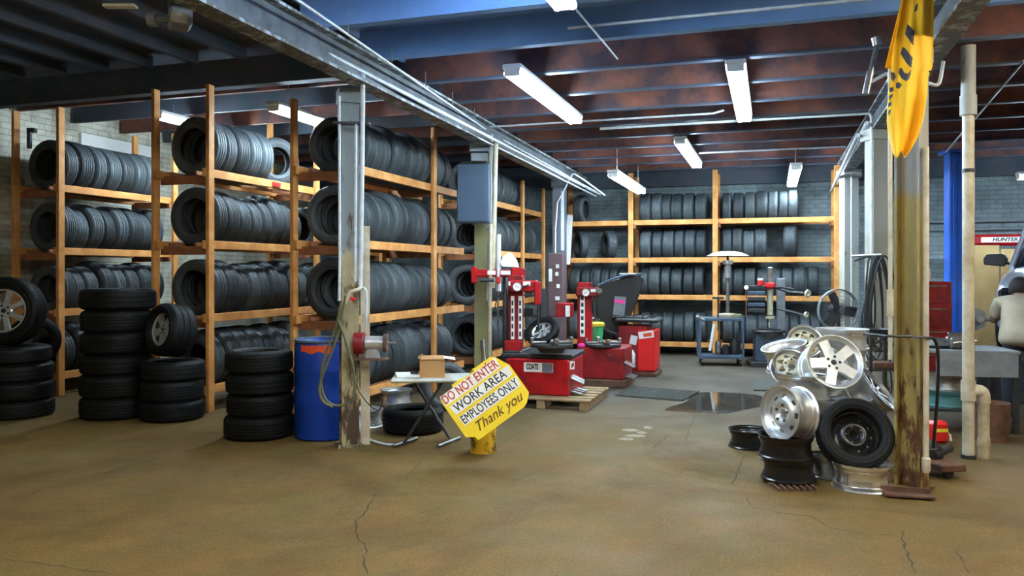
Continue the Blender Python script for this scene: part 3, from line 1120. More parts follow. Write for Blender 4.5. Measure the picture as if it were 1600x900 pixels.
def mounted(label, R, me, rimR, w, style, m, loc, rot, name='mounted_wheel', group=None, zface=None, letters=None, bar=None):
    r = EMP(name, (0, 0, 0), label, 'wheel', group)
    t = bpy.data.objects.new('tire', me)
    COL.objects.link(t)
    t.parent = r
    sc = R / 0.33
    t.scale = (sc, sc, w / 0.22)
    WL[t.name] = Vector((0, 0, 0))
    rim(rimR, w * .78, style, bar or 'dark', parent=r, zface=zface, mf=m)
    if letters:
        for k, ch in enumerate(letters[0]):
            a = letters[1] - k * 0.105
            c = Vector((math.cos(a), math.sin(a), 0)) * (R * .80)
            mx = face_mx(c + Vector((0, 0, w * .5 - .001)), (math.sin(a), -math.cos(a), 0), (math.cos(a), math.sin(a), 0))
            if ch != ' ':
                TEXT('lettering', ch, 0.045, M['paper'], r, mx, 0.002)
    r.location = loc
    r.rotation_euler = rot
    return r


# tires stacked on the floor in front of the racks
def stack(cx, cy, items, where, me_list, cat='tire'):
    z = 0.0
    n = len(items)
    for k, (R, w) in enumerate(items):
        me = me_list[k % len(me_list)]
        o = bpy.data.objects.new('tire', me)
        COL.objects.link(o)
        o.scale = (R / .33, R / .33, w / .22)
        o.rotation_euler = (0, 0, random.uniform(0, 6))
        o.location = (cx + random.uniform(-.012, .012), cy + random.uniform(-.012, .012), z + w / 2 * 1.012)
        WL[o.name] = Vector((0, 0, 0))
        tag(o, 'flat black tire, %s from bottom of %s' % (ORD[k], where), 'tire', 'tires in ' + where)
        z += w * 1.026
    return z


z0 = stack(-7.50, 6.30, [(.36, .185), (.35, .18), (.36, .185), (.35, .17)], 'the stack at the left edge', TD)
WL0 = W(14, 490, 8.3)
mounted('silver seven-spoke wheel with raised white tire lettering, leaning on the stack at the left edge', 0.355, TD[1], 0.240, 0.26, 'seven', 'alloy',
        (WL0.x, WL0.y - .02, z0 + .355), axis_rot(cdir(0.12, .10, 1), .2), letters=('AUTOGRIP', -0.1))
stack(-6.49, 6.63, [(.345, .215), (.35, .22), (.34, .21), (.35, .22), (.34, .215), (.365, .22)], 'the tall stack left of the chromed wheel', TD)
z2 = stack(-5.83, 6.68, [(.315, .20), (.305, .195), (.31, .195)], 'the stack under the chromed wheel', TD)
p = W(276, 530, 8.15)
mounted('tilted tire on a chromed five-spoke wheel, resting on a stack of three tires', 0.27, TD[2], 0.185, 0.30, 'five', 'alloy',
        (p.x - .055, p.y - .02, z2 + .298), axis_rot(cdir(-0.58, .16, .85), .3))
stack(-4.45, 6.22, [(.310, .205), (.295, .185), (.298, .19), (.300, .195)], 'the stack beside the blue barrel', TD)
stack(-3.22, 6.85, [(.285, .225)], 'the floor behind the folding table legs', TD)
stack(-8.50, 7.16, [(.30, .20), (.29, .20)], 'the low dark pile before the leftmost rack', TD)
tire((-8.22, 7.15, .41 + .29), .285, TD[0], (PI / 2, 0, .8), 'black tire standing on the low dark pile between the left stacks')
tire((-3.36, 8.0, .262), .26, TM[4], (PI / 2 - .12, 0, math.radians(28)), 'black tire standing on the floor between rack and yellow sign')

# loose rims below the rack behind the folding table
def flat(u, v, d, R, w, style, m, label, z=None, mf=None, up=1, group='loose wheels in the pile', tilt=(0, 0), ribs=False):
    q = W(u, v, d)
    z = w / 2 + .001 if z is None else z
    return rim(R, w, style, m, label, group, mf, rot=axis_rot((tilt[0], tilt[1], up), random.uniform(0, 1.2)), loc=(q.x, q.y, z), ribs=ribs)


flat(572, 640, 7.75, .165, .17, 'five', 'chrome', 'small bright rim lying between the flaking column and the floor tire', group='rims below the left rack')
flat(619, 640, 8.2, .165, .15, 'slots', 'alloy_dirt_shade', 'grey steel rim, lower of the two under the left rack', group='rims below the left rack')
flat(619, 620, 8.2, .165, .14, 'slots', 'alloy_dirt_shade', 'grey steel rim, upper of the two under the left rack', z=.15 + .075, group='rims below the left rack')

# ---------------------------------------------------------------- the pile of rims
N = 'alloy_dirt_shade'
flat(1172, 686, 6.85, .182, .15, 'steel', 'black_steel', 'black steel rim lying alone on the floor, left of the pile')
flat(1232, 740, 5.70, .192, .155, 'steel', 'black_steel', 'black steel rim at the foot of the pile, on the iron grate', z=.105)
flat(1228, 700, 5.70, .196, .155, 'steel', 'black_steel', 'black steel rim with a rusty face, on top of another black rim', z=.263, mf='rust')
rim(.198, .19, 'slots', 'chrome', 'silver slotted rim standing on edge above the two black rims', mf='alloy', rot=axis_rot(cdir(-.90, .10, .40), .3), loc=W(1233, 646, 5.76), zface=.045)
for k in range(3):
    flat((1226, 1228, 1246)[k], 600, 6.38, .20, .168, 'steel', N, 'grey rim buried inside the pile, %s from the floor behind the slotted rim' % ORD[k], z=.085 + .169 * k)
flat(1254, 602, 6.10, .205, .18, 'steel', 'chrome', 'polished rim lying level on the left half of the pile', z=.635, tilt=(.03, 0))
rim(.185, .20, 'steel', 'chrome', 'polished rim tipped to the left near the top left of the pile', rot=axis_rot(cdir(-.28, 1, .10), 0), loc=W(1229, 557, 6.52))
rim(.158, .10, 'modular', 'alloy_dirt_shade', 'cream steel wheel with triangular windows, face up', mf='cream', rot=axis_rot(cdir(.05, .62, .8), .2), loc=W(1236, 575, 6.24))  # grey barrel puts the depth shade of the windows into colour
rim(.150, .10, 'modular', 'alloy_dirt_shade', 'cream rim at the top left of the pile, half hidden', mf='cream', rot=axis_rot(cdir(-.1, .5, .85), .5), loc=W(1257, 536, 6.75))  # barrel colour again stands for the shade inside the windows
flat(1328, 740, 5.98, .195, .18, 'five', N, 'grey rim on the floor behind the bright ribbed rim')
flat(1326, 700, 5.98, .195, .18, 'five', N, 'grey rim second from the floor behind the spare wheel', z=.272)
flat(1318, 640, 5.98, .205, .18, 'ten', N, 'level silver rim right above the spare wheel', z=.456, up=1, tilt=(-.04, .02))
flat(1288, 742, 5.86, .12, .16, 'five', N, 'small grey rim between the black rims and the ribbed rim')
rim(.208, .23, 'five', 'alloy', 'large silver five-spoke rim facing out at the top of the pile', rot=axis_rot(cdir(-.02, .40, .92), PI), loc=W(1303, 566, 5.96) - cdir(-.02, .40, .92) * .09)
rim(.195, .18, 'ten', N, 'grey rim tipped towards the mustard column', rot=axis_rot(cdir(.62, .62, .42), .4), loc=W(1358, 617, 6.10))
for k in range(6):
    flat(1316, 600, 6.78, (.20, .21, .2, .2, .205, .215)[k], .168, 'five' if k == 5 else 'steel', 'alloy' if k > 3 else N,
         ['rim lowest in the rear stack of the pile', 'rim second lowest in the rear stack of the pile', 'rim third lowest in the rear stack of the pile', 'silver rim showing beside the five-spoke rim, third from the top of the rear stack',
          'silver rim just under the topmost one of the rear stack', 'pale spoked rim lying on top of the rear stack'][k], z=.085 + .17 * k)
flat(1347, 750, 5.54, .202, .18, 'seven', 'chrome_bright', 'bright polished rim with ribbed barrel at the front of the pile', ribs=True)
mounted('black spare wheel with thin tire leaning on the front of the pile', 0.255, TD[1], 0.185, 0.15, 'spare', 'black_steel',
        W(1335, 679, 5.62), axis_rot(cdir(-.16, .45, .87), .3), zface=-.03, bar='black_steel')
b = MB()
g0 = G(1242, 764)
for k in range(7):
    b.box(g0 + CAMR * (-.13 + .043 * k) + Vector((0, 0, .012)) - CAMF * -.10, (.018, .34, .022), RZ(YAW))
b.box(g0 + Vector((0, 0, .006)) + CAMF * .10, (.31, .03, .012), RZ(YAW))
OBJ('floor_grate', b, M['rust'], label='rusty iron grate under the black rims', cat='grate', smooth=0)

# ================================================================ LEFT FRONT THINGS
# blue barrel
q = W(508, 690, 7.29)
bc = Vector((q.x, q.y, 0))
B = EMP('barrel', bc, 'blue plastic barrel with an orange-red smear at the rim, left of the flaking column', 'barrel')
mx = Matrix.Translation(bc)
OBJ('body', MB().lathe([(0, 0.0), (.255, 0.0), (.27, .015), (.272, .05), (.275, .30), (.282, .33), (.282, .35), (.275, .38), (.275, .58), (.282, .61), (.282, .63), (.275, .66), (.272, .84), (.262, .87), (.25, .872), (.245, .86), (.24, .855), (0, .855)], 64, mx), M['blue'], B)
OBJ('rim_band', MB().lathe([(.262, .865), (.278, .872), (.278, .888), (.262, .895), (.252, .888), (.252, .868)], 64, mx, closed=True), M['bluegrey'], B)
b = MB()
vs, n = [], 14
for i in range(n + 1):
    a = YAW - PI / 2 - .62 + i * .075
    lo = .785 + .012 * math.sin(i * .9)
    hi = .850 + .008 * math.sin(i * 2.3)
    for z in (lo, hi):
        vs.append(bc + Vector((math.cos(a) * .2765, math.sin(a) * .2765, z)))
b.add(vs, [(2 * i, 2 * i + 2, 2 * i + 3, 2 * i + 1) for i in range(n)])
OBJ('paint_smear', b, M['orange'], B)

# bench grinder on a bracket on the column
gc = W(575, 536, 6.75)
Gd = EMP('bench_grinder', gc, 'red and silver bench grinder on a steel bracket beside the flaking column', 'grinder')
OBJ('motor', MB().cyl(gc - CAMR * .02, gc + CAMR * .13, .060, n=28).cyl(gc + CAMR * .125, gc + CAMR * .145, .050, n=28), M['alloy'], Gd)
OBJ('wheel_guard', MB().cyl(gc - CAMR * .11 - CAMF * .02, gc - CAMR * .03 - CAMF * .02, .092, n=32).cyl(gc - CAMR * .115 - CAMF * .02, gc - CAMR * .11 - CAMF * .02, .07, n=32), M['red_dark'], Gd)
OBJ('wheel_guard', MB().cyl(gc + CAMR * .135, gc + CAMR * .165, .078, n=32), M['rust'], Gd)
OBJ('spindle', MB().cyl(gc + CAMR * .165, gc + CAMR * .235, .012, n=12), M['steel'], Gd)
OBJ('foot', MB().prism([(-.06, 0), (.06, 0), (.035, .09), (-.035, .09)], -.03, .03, face_mx(gc + CAMR * .04 - UP * .125, CAMR, UP)), M['alloy'], Gd)
OBJ('bracket', MB().box(gc - UP * .135 - CAMR * .0, (.34, .16, .012), RZ(YAW)).box(gc - UP * .17 - CAMR * .08, (.02, .02, .08), RZ(YAW)), M['rust'], Gd)
OBJ('cord', MB().tube([gc - UP * .14 - CAMR * .09 - CAMF * .05, gc - UP * .35 - CAMR * .10 - CAMF * .06, gc - UP * .5 + CAMR * .0 - CAMF * .06, gc - UP * .58 + CAMR * .10 - CAMF * .05, gc - UP * .50 + CAMR * .13 - CAMF * .05, gc - UP * .42 + CAMR * .11 - CAMF * .05], .005, 8, 2), M['cable'], Gd)

# pipe and taps beside the column, hose looped over it
T = EMP('air_line', W(566, 120, 6.62), 'pale vertical air pipe with valve running down the flaking column', 'pipe')
OBJ('pipe', MB().tube([W(567, 112, 6.62), W(566, 250, 6.62), W(563, 452, 6.62)], .019, 12), M['pipe'], T)
OBJ('pipe', MB().tube([W(556, 190, 6.66), W(555, 440, 6.66)], .012, 10), M['pipe'], T)
OBJ('pipe', MB().tube([W(530, 150, 6.66), W(531, 400, 6.66), W(530, 470, 6.66)], .012, 10), M['pipe'], T)
OBJ('elbow', MB().tube([W(563, 446, 6.62), W(562, 452, 6.60), W(553, 454, 6.58), W(545, 458, 6.58), W(538, 475, 6.58)], .017, 10, 2), M['pvc'], T)
OBJ('elbow', MB().tube([W(563, 450, 6.62), W(570, 450, 6.60), W(573, 458, 6.6), W(572, 500, 6.60), W(571, 514, 6.62)], .010, 10, 1), M['pipe'], T)
OBJ('valve', MB().cyl(W(549, 468, 6.55), W(553, 466, 6.55), .018, n=12).box(W(551, 467, 6.52), (.05, .012, .012), RZ(YAW)), M['red_bright'], T)
OBJ('clamp', MB().box(W(550, 193, 6.68), (.30, .10, .018), RZ(YAW)), M['dark'], T, smooth=0)
for k, pts in enumerate(([(533, 470), (526, 510), (505, 560), (500, 600), (510, 630), (535, 636), (552, 622)],
                         [(540, 462), (530, 520), (510, 570), (497, 605), (503, 628), (520, 636)],
                         [(528, 500), (540, 530), (550, 565), (556, 600), (552, 622)])):
    OBJ('air_hose', MB().tube([W(u, v, 6.60 - .03 * k) for u, v in pts], .011, 10, 3), M['hose'], label=['olive hose looping widest over the blue barrel', 'olive hose hanging inside the wider loop by the barrel', 'olive hose hanging across the front of the flaking column'][k], cat='hose', group='hoses on the flaking column')
OBJ('floor_hose', MB().tube([G(560, 668) + UP * .15, G(563, 682) + UP * .02, G(578, 690) + UP * .014, G(600, 697) + UP * .014, G(618, 698) + UP * .014], .011, 10, 2), M['pipe'], label='grey hose end curving on the floor behind the column foot', cat='hose')
OBJ('wood_block', MB().box(G(577, 668) + UP * .05, (.11, .09, .10), RZ(.4), .005), M['pallet'], label='small wooden block on the floor behind the flaking column', cat='block')

# folding table with box and papers
tz = .575
tc = W(676, 592, 6.95)
tc.z = tz
TB = EMP('folding_table', (tc.x, tc.y, 0), 'small white folding table with dark crossed legs behind the yellow sign', 'table')
OBJ('tabletop', MB().box(tc, (.70, .42, .032), RZ(YAW + .06), .012), M['table'], TB)
for (s, u0, u1) in ((-1, 0, 0), (1, 0, 0)):
    for sx in (-1, 1):
        y_ = CAMF * (.12 * sx)
        a = tc - UP * .016 + CAMR * (-.15 * sx - .05) + y_
        e = Vector((tc.x, tc.y, .02)) + CAMR * (.19 * sx - .05) + y_
        if s == 1:
            a += CAMF * .035
            e += CAMF * .035
        OBJ('leg', MB().cyl(a, e, .0115, n=12), M['dark'], TB)
for sx in (-1, 1):
    e = Vector((tc.x, tc.y, .016)) + CAMR * (.19 * sx - .05)
    y_ = CAMF * (.12 * sx)
    OBJ('foot_bar', MB().cyl(e - CAMF * .17 - CAMR * .08, e + CAMF * .17 + CAMR * .08, .016, n=12), M['steel'], TB)
OBJ('brace', MB().cyl(tc - UP * .30 - CAMF * .12 - CAMR * .05, tc - UP * .30 + CAMF * .15 - CAMR * .05, .009, n=8), M['dark'], TB)
bx0 = tc + UP * .016 + CAMR * (-.005) + CAMF * .0
BX = EMP('cardboard_box', bx0, 'open brown cardboard box standing on the folding table', 'box')
RB_ = RZ(YAW + .12)
for o, s in (((0, -.1, .08), (.21, .004, .16)), ((0, .1, .08), (.21, .004, .16)), ((-.105, 0, .08), (.004, .2, .16)), ((.105, 0, .08), (.004, .2, .16)), ((0, 0, .004), (.21, .2, .004))):
    OBJ('panel', MB().box(bx0 + RB_ @ Vector(o), s, RB_), M['card'], BX, smooth=0)
OBJ('flap', MB().box(bx0 + RB_ @ Vector((.15, 0, .158)), (.10, .2, .004), RB_ @ Matrix.Rotation(.15, 3, 'Y')), M['paper'], BX, smooth=0)
OBJ('flap', MB().box(bx0 + RB_ @ Vector((0, -.09, .172)), (.2, .06, .004), RB_ @ Matrix.Rotation(.5, 3, 'X')), M['card'], BX, smooth=0)
OBJ('flap', MB().box(bx0 + RB_ @ Vector((-.10, 0, .175)), (.05, .19, .004), RB_ @ Matrix.Rotation(-.6, 3, 'Y')), M['card'], BX, smooth=0)
pc = tc + UP * .017 - CAMR * .22
OBJ('paper_pad', MB().box(pc + UP * .010, (.20, .26, .02), RZ(YAW + .2), .003), M['paper'], label='pad of white papers on the left end of the folding table', cat='papers', smooth=0)
OBJ('tape_roll', MB().lathe([(.018, 0), (.034, 0), (.034, .022), (.018, .022)], 24, Matrix.Translation(pc + UP * .021 + CAMR * .06), closed=True), M['dark'], label='small dark roll lying on the papers', cat='tape')

# bollard with the hanging sign
bo = G(755, 705)
BO = EMP('bollard', bo, 'short worn yellow steel bollard behind the tilted sign', 'bollard')
OBJ('post', MB().lathe([(0, 0), (.118, 0), (.112, .02), (.108, .04), (.108, .66), (.09, .69), (0, .70)], 48, Matrix.Translation(bo)), M['bollard'], BO)
OBJ('cap_bolt', MB().cyl(bo + UP * .68, bo + UP * .93, .016, n=12).cyl(bo + UP * .84, bo + UP * .93, .024, n=12), M['steel'], BO)
sc_ = W(758.5, 621, 6.20)
ang = math.radians(35.5)
sr = CAMR * math.cos(ang) + UP * math.sin(ang)
su = -CAMR * math.sin(ang) + UP * math.cos(ang)
# leaning back a little against the post
lean = Matrix.Rotation(math.radians(-6), 3, CAMR)
sr, su = lean @ sr, lean @ su
smx = face_mx(sc_, sr, su)
SG = EMP('warning_sign', sc_, 'yellow and white hand-painted warning sign hanging tilted on the bollard', 'sign')
hw, hh = .300, .235
c_ = .045
poly = [(-hw, -hh + .075), (-hw + .06, -hh + .035), (-hw + .065, -hh), (hw - .10, -hh), (hw - .06, -hh + .015), (hw, -hh + .07), (hw, hh - .14), (hw - .055, hh - .03),
        (hw - .085, hh), (.05, hh), (.045, hh - .018), (-.06, hh - .018), (-.065, hh - .002), (-.16, hh - .004), (-.165, hh - .035), (-hw + .01, hh - .04), (-hw, hh - .06)]
OBJ('board', MB().prism(poly, -.006, .006, smx), M['yellow'], SG, smooth=0)
for (y0, y1, xa, xb) in ((.122, .208, -.285, .230), (.022, .104, -.265, .275), (-.085, -.003, -.255, .280)):
    m_ = smx @ Matrix.Translation((0, 0, .0065))
    OBJ('white_band', MB().prism([(xa, y0), (xb, y0), (xb + .012, y1), (xa - .004, y1)], -.001, .001, m_), M['sign_white'], SG, smooth=0)
for s, size, m, x, y, sh, sx, off in (('DO NOT ENTER', .098, 'sign_red', -.030, .165, 0, .70, .0022), ('WORK AREA', .098, 'sign_black', -.005, .063, 0, .82, .0014),
                                      ('EMPLOYEES ONLY', .096, 'sign_black', .010, -.044, 0, .655, .0014), ('Thank you', .108, 'sign_brown', .012, -.150, .45, .92, .001)):
    TEXT('lettering', s, size, M[m], SG, smx @ Matrix.Translation((x, y, .0085)), .0006, sh, sx, 1.03, 0, .0012 + (.0012 if m == 'sign_red' else 0))
OBJ('hanging_chain', MB().cyl(sc_ + UP * .26, bo + UP * .93 + UP * .01, .005, n=8), M['steel'], SG)


# ================================================================ TIRE CHANGERS, BALANCER
def turntable(root, c, r=.24, mtl='dark'):
    OBJ('turntable', MB().cyl(c - UP * .10, c - UP * .03, r * .55, r * .75, n=32).cyl(c - UP * .03, c, r, n=48), M[mtl], root)
    for k in range(4):
        a = k * PI / 2 + .5
        d = Vector((math.cos(a), math.sin(a), 0))
        b = MB().box(c + d * r * .62 + UP * .016, (r * .75, .055, .028), RZ(a), .006)
        b.box(c + d * r * .95 + UP * .045, (.04, .05, .06), RZ(a), .006)
        OBJ('clamp_jaw', b, M['steel'], root)
    OBJ('center_cone', MB().cyl(c, c + UP * .05, .035, .02, n=20), M['steel'], root)


# --- nearest tire changer
c1 = Vector((-2.50, 8.95, 0))
PL = EMP('pallet', (c1.x + .10, c1.y, 0), 'worn wooden pallet under the nearest red tire changer', 'pallet')
for k in range(6):
    OBJ('deck_board', MB().box(c1 + Vector((.10, -.50 + k * .19, .105)), (1.10, .13, .02), None, .003), M['pallet'], PL, smooth=0)
for k in range(3):
    OBJ('stringer', MB().box(c1 + Vector((-.38 + k * .48, -.02, .048)), (.09, 1.08, .092), None, .003), M['pallet'], PL, smooth=0)
C1 = EMP('tire_changer', c1 + UP * .116, 'nearest red tire changer with tower, gauge and cluttered top, on a pallet', 'tire changer')
cz = .118
fy = c1.y - .36
OBJ('cabinet', MB().box((c1.x, c1.y, cz + .20), (.74, .72, .40), None, .015), M['red'], C1)
OBJ('top_plate', MB().box((c1.x - .04, c1.y + .08, cz + .425), (.84, .70, .05), RZ(.03), .01).box((c1.x - .34, c1.y + .02, cz + .46), (.20, .52, .03), RZ(.03), .01), M['dark'], C1)
mf = face_mx((c1.x, fy - .001, cz + .2), (1, 0, 0), (0, 0, 1))
OBJ('label_plate', MB().box((c1.x + .02, fy - .002, cz + .31), (.34, .004, .105)), M['sign_white'], C1, smooth=0)
TEXT('lettering', 'COATS', .085, M['sign_black'], C1, face_mx((c1.x - .050, fy - .0055, cz + .315), (1, 0, 0), (0, 0, 1)), .001, 0, .50, 1.0, .004)
OBJ('smudged_patch', MB().box((c1.x + .125, fy - .0045, cz + .31), (.12, .002, .10)), M['grey'], C1, smooth=0)
OBJ('label_plate', MB().box((c1.x - .17, fy - .002, cz + .17), (.12, .004, .07), Matrix.Rotation(-.05, 3, 'Y')), M['red_dark'], C1, smooth=0)
OBJ('label_plate', MB().box((c1.x + .372, c1.y - .20, cz + .33), (.004, .20, .09), Matrix.Rotation(-.12, 3, 'X')), M['sign_white'], C1, smooth=0)
TEXT('lettering', 'COATS', .06, M['red_dark'], C1, face_mx((c1.x + .3755, c1.y - .20, cz + .33), (0, 1, .1), (0, -.1, 1)), .001, 0, .6, 1, .003)
for k in range(3):
    OBJ('pedal', MB().box((c1.x + .43, c1.y - .24 + k * .13, cz + .03), (.13, .06, .015), Matrix.Rotation(.2, 3, 'Y'), .004), M['steel'], C1)
OBJ('bead_shoe', MB().box((c1.x + .44, c1.y - .22, cz + .18), (.16, .20, .014), Matrix.Rotation(.45, 3, 'Y') @ RZ(.2), .004), M['steel'], C1)
tw = W(806, 500, 9.35)
OBJ('tower', MB().box((tw.x, tw.y, .95), (.17, .14, 1.02), RZ(YAW * .6), .01), M['red_dark'], C1)
for (u, a) in ((801, .036), (813, .040)):
    p = W(u, 500, 9.25)
    ls = OBJ('label_strip', MB().box((p.x, p.y - .0, .97), (a * 1.1, .012, .50), RZ(YAW * .6)), M['sign_white'], C1, smooth=0)
    for k in range(5):
        OBJ('print_block', MB().box((p.x, p.y - .008, .78 + k * .09), (a * .55, .004, .055), RZ(YAW * .6)), M['sign_black'], ls, smooth=0)
OBJ('tower_foot', MB().box(W(803, 541, 9.30), (.20, .2, .14), RZ(YAW * .6), .01), M['red'], C1)
h = W(818, 447, 9.25)
OBJ('control_head', MB().box(h, (.34, .16, .13), RZ(YAW * .6), .015), M['red'], C1)
g = W(808, 448, 9.12)
ga = OBJ('gauge', MB().cyl(g, g - CAMF * .03, .046, n=32), M['sign_white'], C1)
OBJ('gauge_ring', MB().lathe([(.046, 0), (.052, 0), (.052, .034), (.046, .034)], 32, face_mx(g, CAMR, UP), closed=True), M['steel'], ga)
OBJ('gauge_needle', MB().box(g - CAMF * .031, (.05, .002, .004), RZ(YAW) @ Matrix.Rotation(.6, 3, 'Y')), M['black'], ga, smooth=0)
OBJ('label_plate', MB().box(W(823, 443, 9.14), (.085, .006, .045), RZ(YAW * .6)), M['sign_white'], C1, smooth=0)
OBJ('label_plate', MB().box(W(796, 443, 9.15), (.022, .006, .05), RZ(YAW * .6)), M['sign_white'], C1, smooth=0)
OBJ('swing_arm', MB().box(W(840, 458, 9.15), (.07, .10, .27), RZ(YAW * .6), .012), M['red'], C1)
p = W(841, 478, 9.15)
OBJ('mount_rod', MB().cyl(p, p - UP * .24, .014, n=14).cyl(p - UP * .24, p - UP * .28, .03, .02, n=14), M['dark'], C1)
turntable(C1, W(862, 537, 8.95))
# helper arm beside the changer
A1 = EMP('helper_arm', W(778, 560, 9.45), 'tall white lift pole with red cross arm beside the nearest tire changer', 'lift arm')
OBJ('pole', MB().cyl(W(779, 366, 9.68), W(779, 455, 9.68), .030, n=20), M['white'], A1)
OBJ('rod', MB().cyl(W(778, 455, 9.68), W(778, 515, 9.68), .012, n=14), M['steel'], A1)
OBJ('stand', MB().cyl(W(788, 430, 9.83), (W(788, 430, 9.83).x, W(788, 430, 9.83).y, 0.0), .022, n=14), M['dark'], A1)
OBJ('cross_arm', MB().box(W(780, 427, 9.70), (.60, .09, .095), RZ(YAW * .6), .012), M['red'], A1)
OBJ('end_block', MB().box(W(741, 430, 9.63), (.065, .12, .20), RZ(YAW * .6), .012), M['red'], A1)
OBJ('end_block', MB().box(W(810, 427, 9.63), (.16, .12, .13), RZ(YAW * .6), .012), M['red'], A1)
OBJ('label_plate', MB().box(W(768, 426, 9.62), (.10, .006, .05), RZ(YAW * .6)), M['sign_white'], A1, smooth=0)
OBJ('label_plate', MB().box(W(790, 426, 9.62), (.12, .006, .05), RZ(YAW * .6)), M['sign_white'], A1, smooth=0)
OBJ('hand_grip', MB().box(W(779, 438, 9.58), (.04, .06, .09), RZ(YAW * .6), .01), M['red_bright'], A1)
OBJ('cylinder', MB().cyl(W(750, 438, 9.58), W(772, 438, 9.58), .022, n=14), M['dark'], A1)
OBJ('air_hose', MB().tube([W(812, 420, 9.2), W(828, 425, 9.2), (W(833, 438, 9.2)), W(822, 448, 9.1), W(800, 450, 9.15), W(775, 462, 9.2), W(772, 500, 9.2)], .006, 8, 2), M['cable'], A1)
mk = W(796, 410, 9.68)
OBJ('plastic_shield', MB().prism([(-.09, -.05), (.12, -.06), (.09, .03), (.04, .10), (-.02, .12), (-.08, .07), (-.11, .0)], -.02, .05, face_mx(mk, CAMR, UP)).cyl(mk - CAMF * .055 + CAMR * .03, mk - CAMF * .05 + CAMR * .03, .028, n=16), M['sign_white'], label='white plastic shield lying on the red cross arm', cat='shield')
mounted('black tire on an alloy wheel leaning on the top of the nearest tire changer', .20, TD[0], .14,   .09, 'seven', 'alloy', W(848, 532, 9.12) + UP * .10, axis_rot(cdir(-.35, .62, .55), 0), name='leaning_wheel')

# --- second tire changer
c2 = Vector((-2.12, 10.55, 0))
C2 = EMP('tire_changer', c2, 'second red tire changer, lower and grimy, behind the nearest one', 'tire changer')
OBJ('base', MB().box((c2.x, c2.y, .05), (.70, .70, .10), None, .01), M['rust'], C2)
OBJ('cabinet', MB().box((c2.x, c2.y, .305), (.64, .64, .41), None, .015), M['red_dark'], C2)
for k in range(2):
    OBJ('hose_mark', MB().tube([(c2.x + .10 + .045 * k, c2.y - .322, .44 - .02 * k), (c2.x + .16 + .045 * k, c2.y - .324, .36), (c2.x + .10 + .045 * k, c2.y - .322, .34)], .004, 6), M['black'], C2)
OBJ('bead_shoe', MB().box((c2.x + .38, c2.y - .24, .30), (.15, .20, .014), Matrix.Rotation(.45, 3, 'Y'), .004), M['steel'], C2)
for k in range(3):
    OBJ('pedal', MB().box((c2.x + .38, c2.y - .24 + k * .13, .13), (.12, .06, .015), Matrix.Rotation(.2, 3, 'Y'), .004), M['steel'], C2)
t2 = W(914, 500, 10.8)
OBJ('tower', MB().box((t2.x, t2.y, .93), (.20, .15, .86), RZ(YAW * .6), .01), M['red'], C2)
p = W(907 + 3, 500, 10.7)
ls = OBJ('label_strip', MB().box((p.x, p.y, .93), (.065, .012, .60), RZ(YAW * .6)), M['sign_white'], C2, smooth=0)
for k in range(6):
    OBJ('print_block', MB().box((p.x, p.y - .008, .70 + k * .09), (.034, .004, .05), RZ(YAW * .6)), M['sign_black'], ls, smooth=0)
h = W(918, 456, 10.7)
OBJ('control_head', MB().box(h, (.31, .16, .12), RZ(YAW * .6), .015), M['red_dark'], C2)
g = W(915, 457, 10.58)
ga = OBJ('gauge', MB().cyl(g, g - CAMF * .03, .046, n=32), M['sign_white'], C2)
OBJ('gauge_ring', MB().lathe([(.046, 0), (.052, 0), (.052, .034), (.046, .034)], 32, face_mx(g, CAMR, UP), closed=True), M['steel'], ga)
OBJ('gauge_needle', MB().box(g - CAMF * .031, (.05, .002, .004), RZ(YAW) @ Matrix.Rotation(-.6, 3, 'Y')), M['black'], ga, smooth=0)
OBJ('label_plate', MB().box(W(927, 454, 10.6), (.07, .006, .04), RZ(YAW * .6)), M['sign_white'], C2, smooth=0)
p = W(928, 470, 10.65)
OBJ('mount_rod', MB().cyl(p + UP * .42, p - UP * .12, .016, n=14).cyl(p - UP * .02, p - UP * .17, .032, .028, n=14), M['dark'], C2)
OBJ('knob', MB().cyl(W(936, 454, 10.6), W(936, 454, 10.6) - CAMF * .06, .035, n=18), M['steel'], C2)
turntable(C2, W(942, 537, 10.55))
# second arm on the dark column: red box with stickers
HB = EMP('wall_panel', W(872, 410, 12.4), 'dark panel with small white stickers on the far left column', 'panel')
OBJ('board', MB().box(W(868, 445, 12.55), (.24, .06, 1.0), RZ(YAW * .7), .01), M['col_dark'], HB)
for u, v, w_, h_ in ((857, 430, .055, .20), (868, 416, .05, .06), (867, 428, .05, .06), (869, 447, .05, .06), (868, 466, .07, .06)):
    OBJ('sticker', MB().box(W(u + 3, v, 12.49), (w_, .012, h_), RZ(YAW * .7)), M['sign_white'], HB, smooth=0)
XB = EMP('tool_box', W(883, 495, 12.2), 'small red box with white label fixed low on the far left column', 'box')
OBJ('case', MB().box(W(883, 484, 12.25), (.26, .22, .21), RZ(YAW - .1), .01), M['red'], XB)
OBJ('sticker', MB().box(W(887, 486, 12.11), (.07, .006, .17), RZ(YAW - .1)), M['sign_white'], XB, smooth=0)

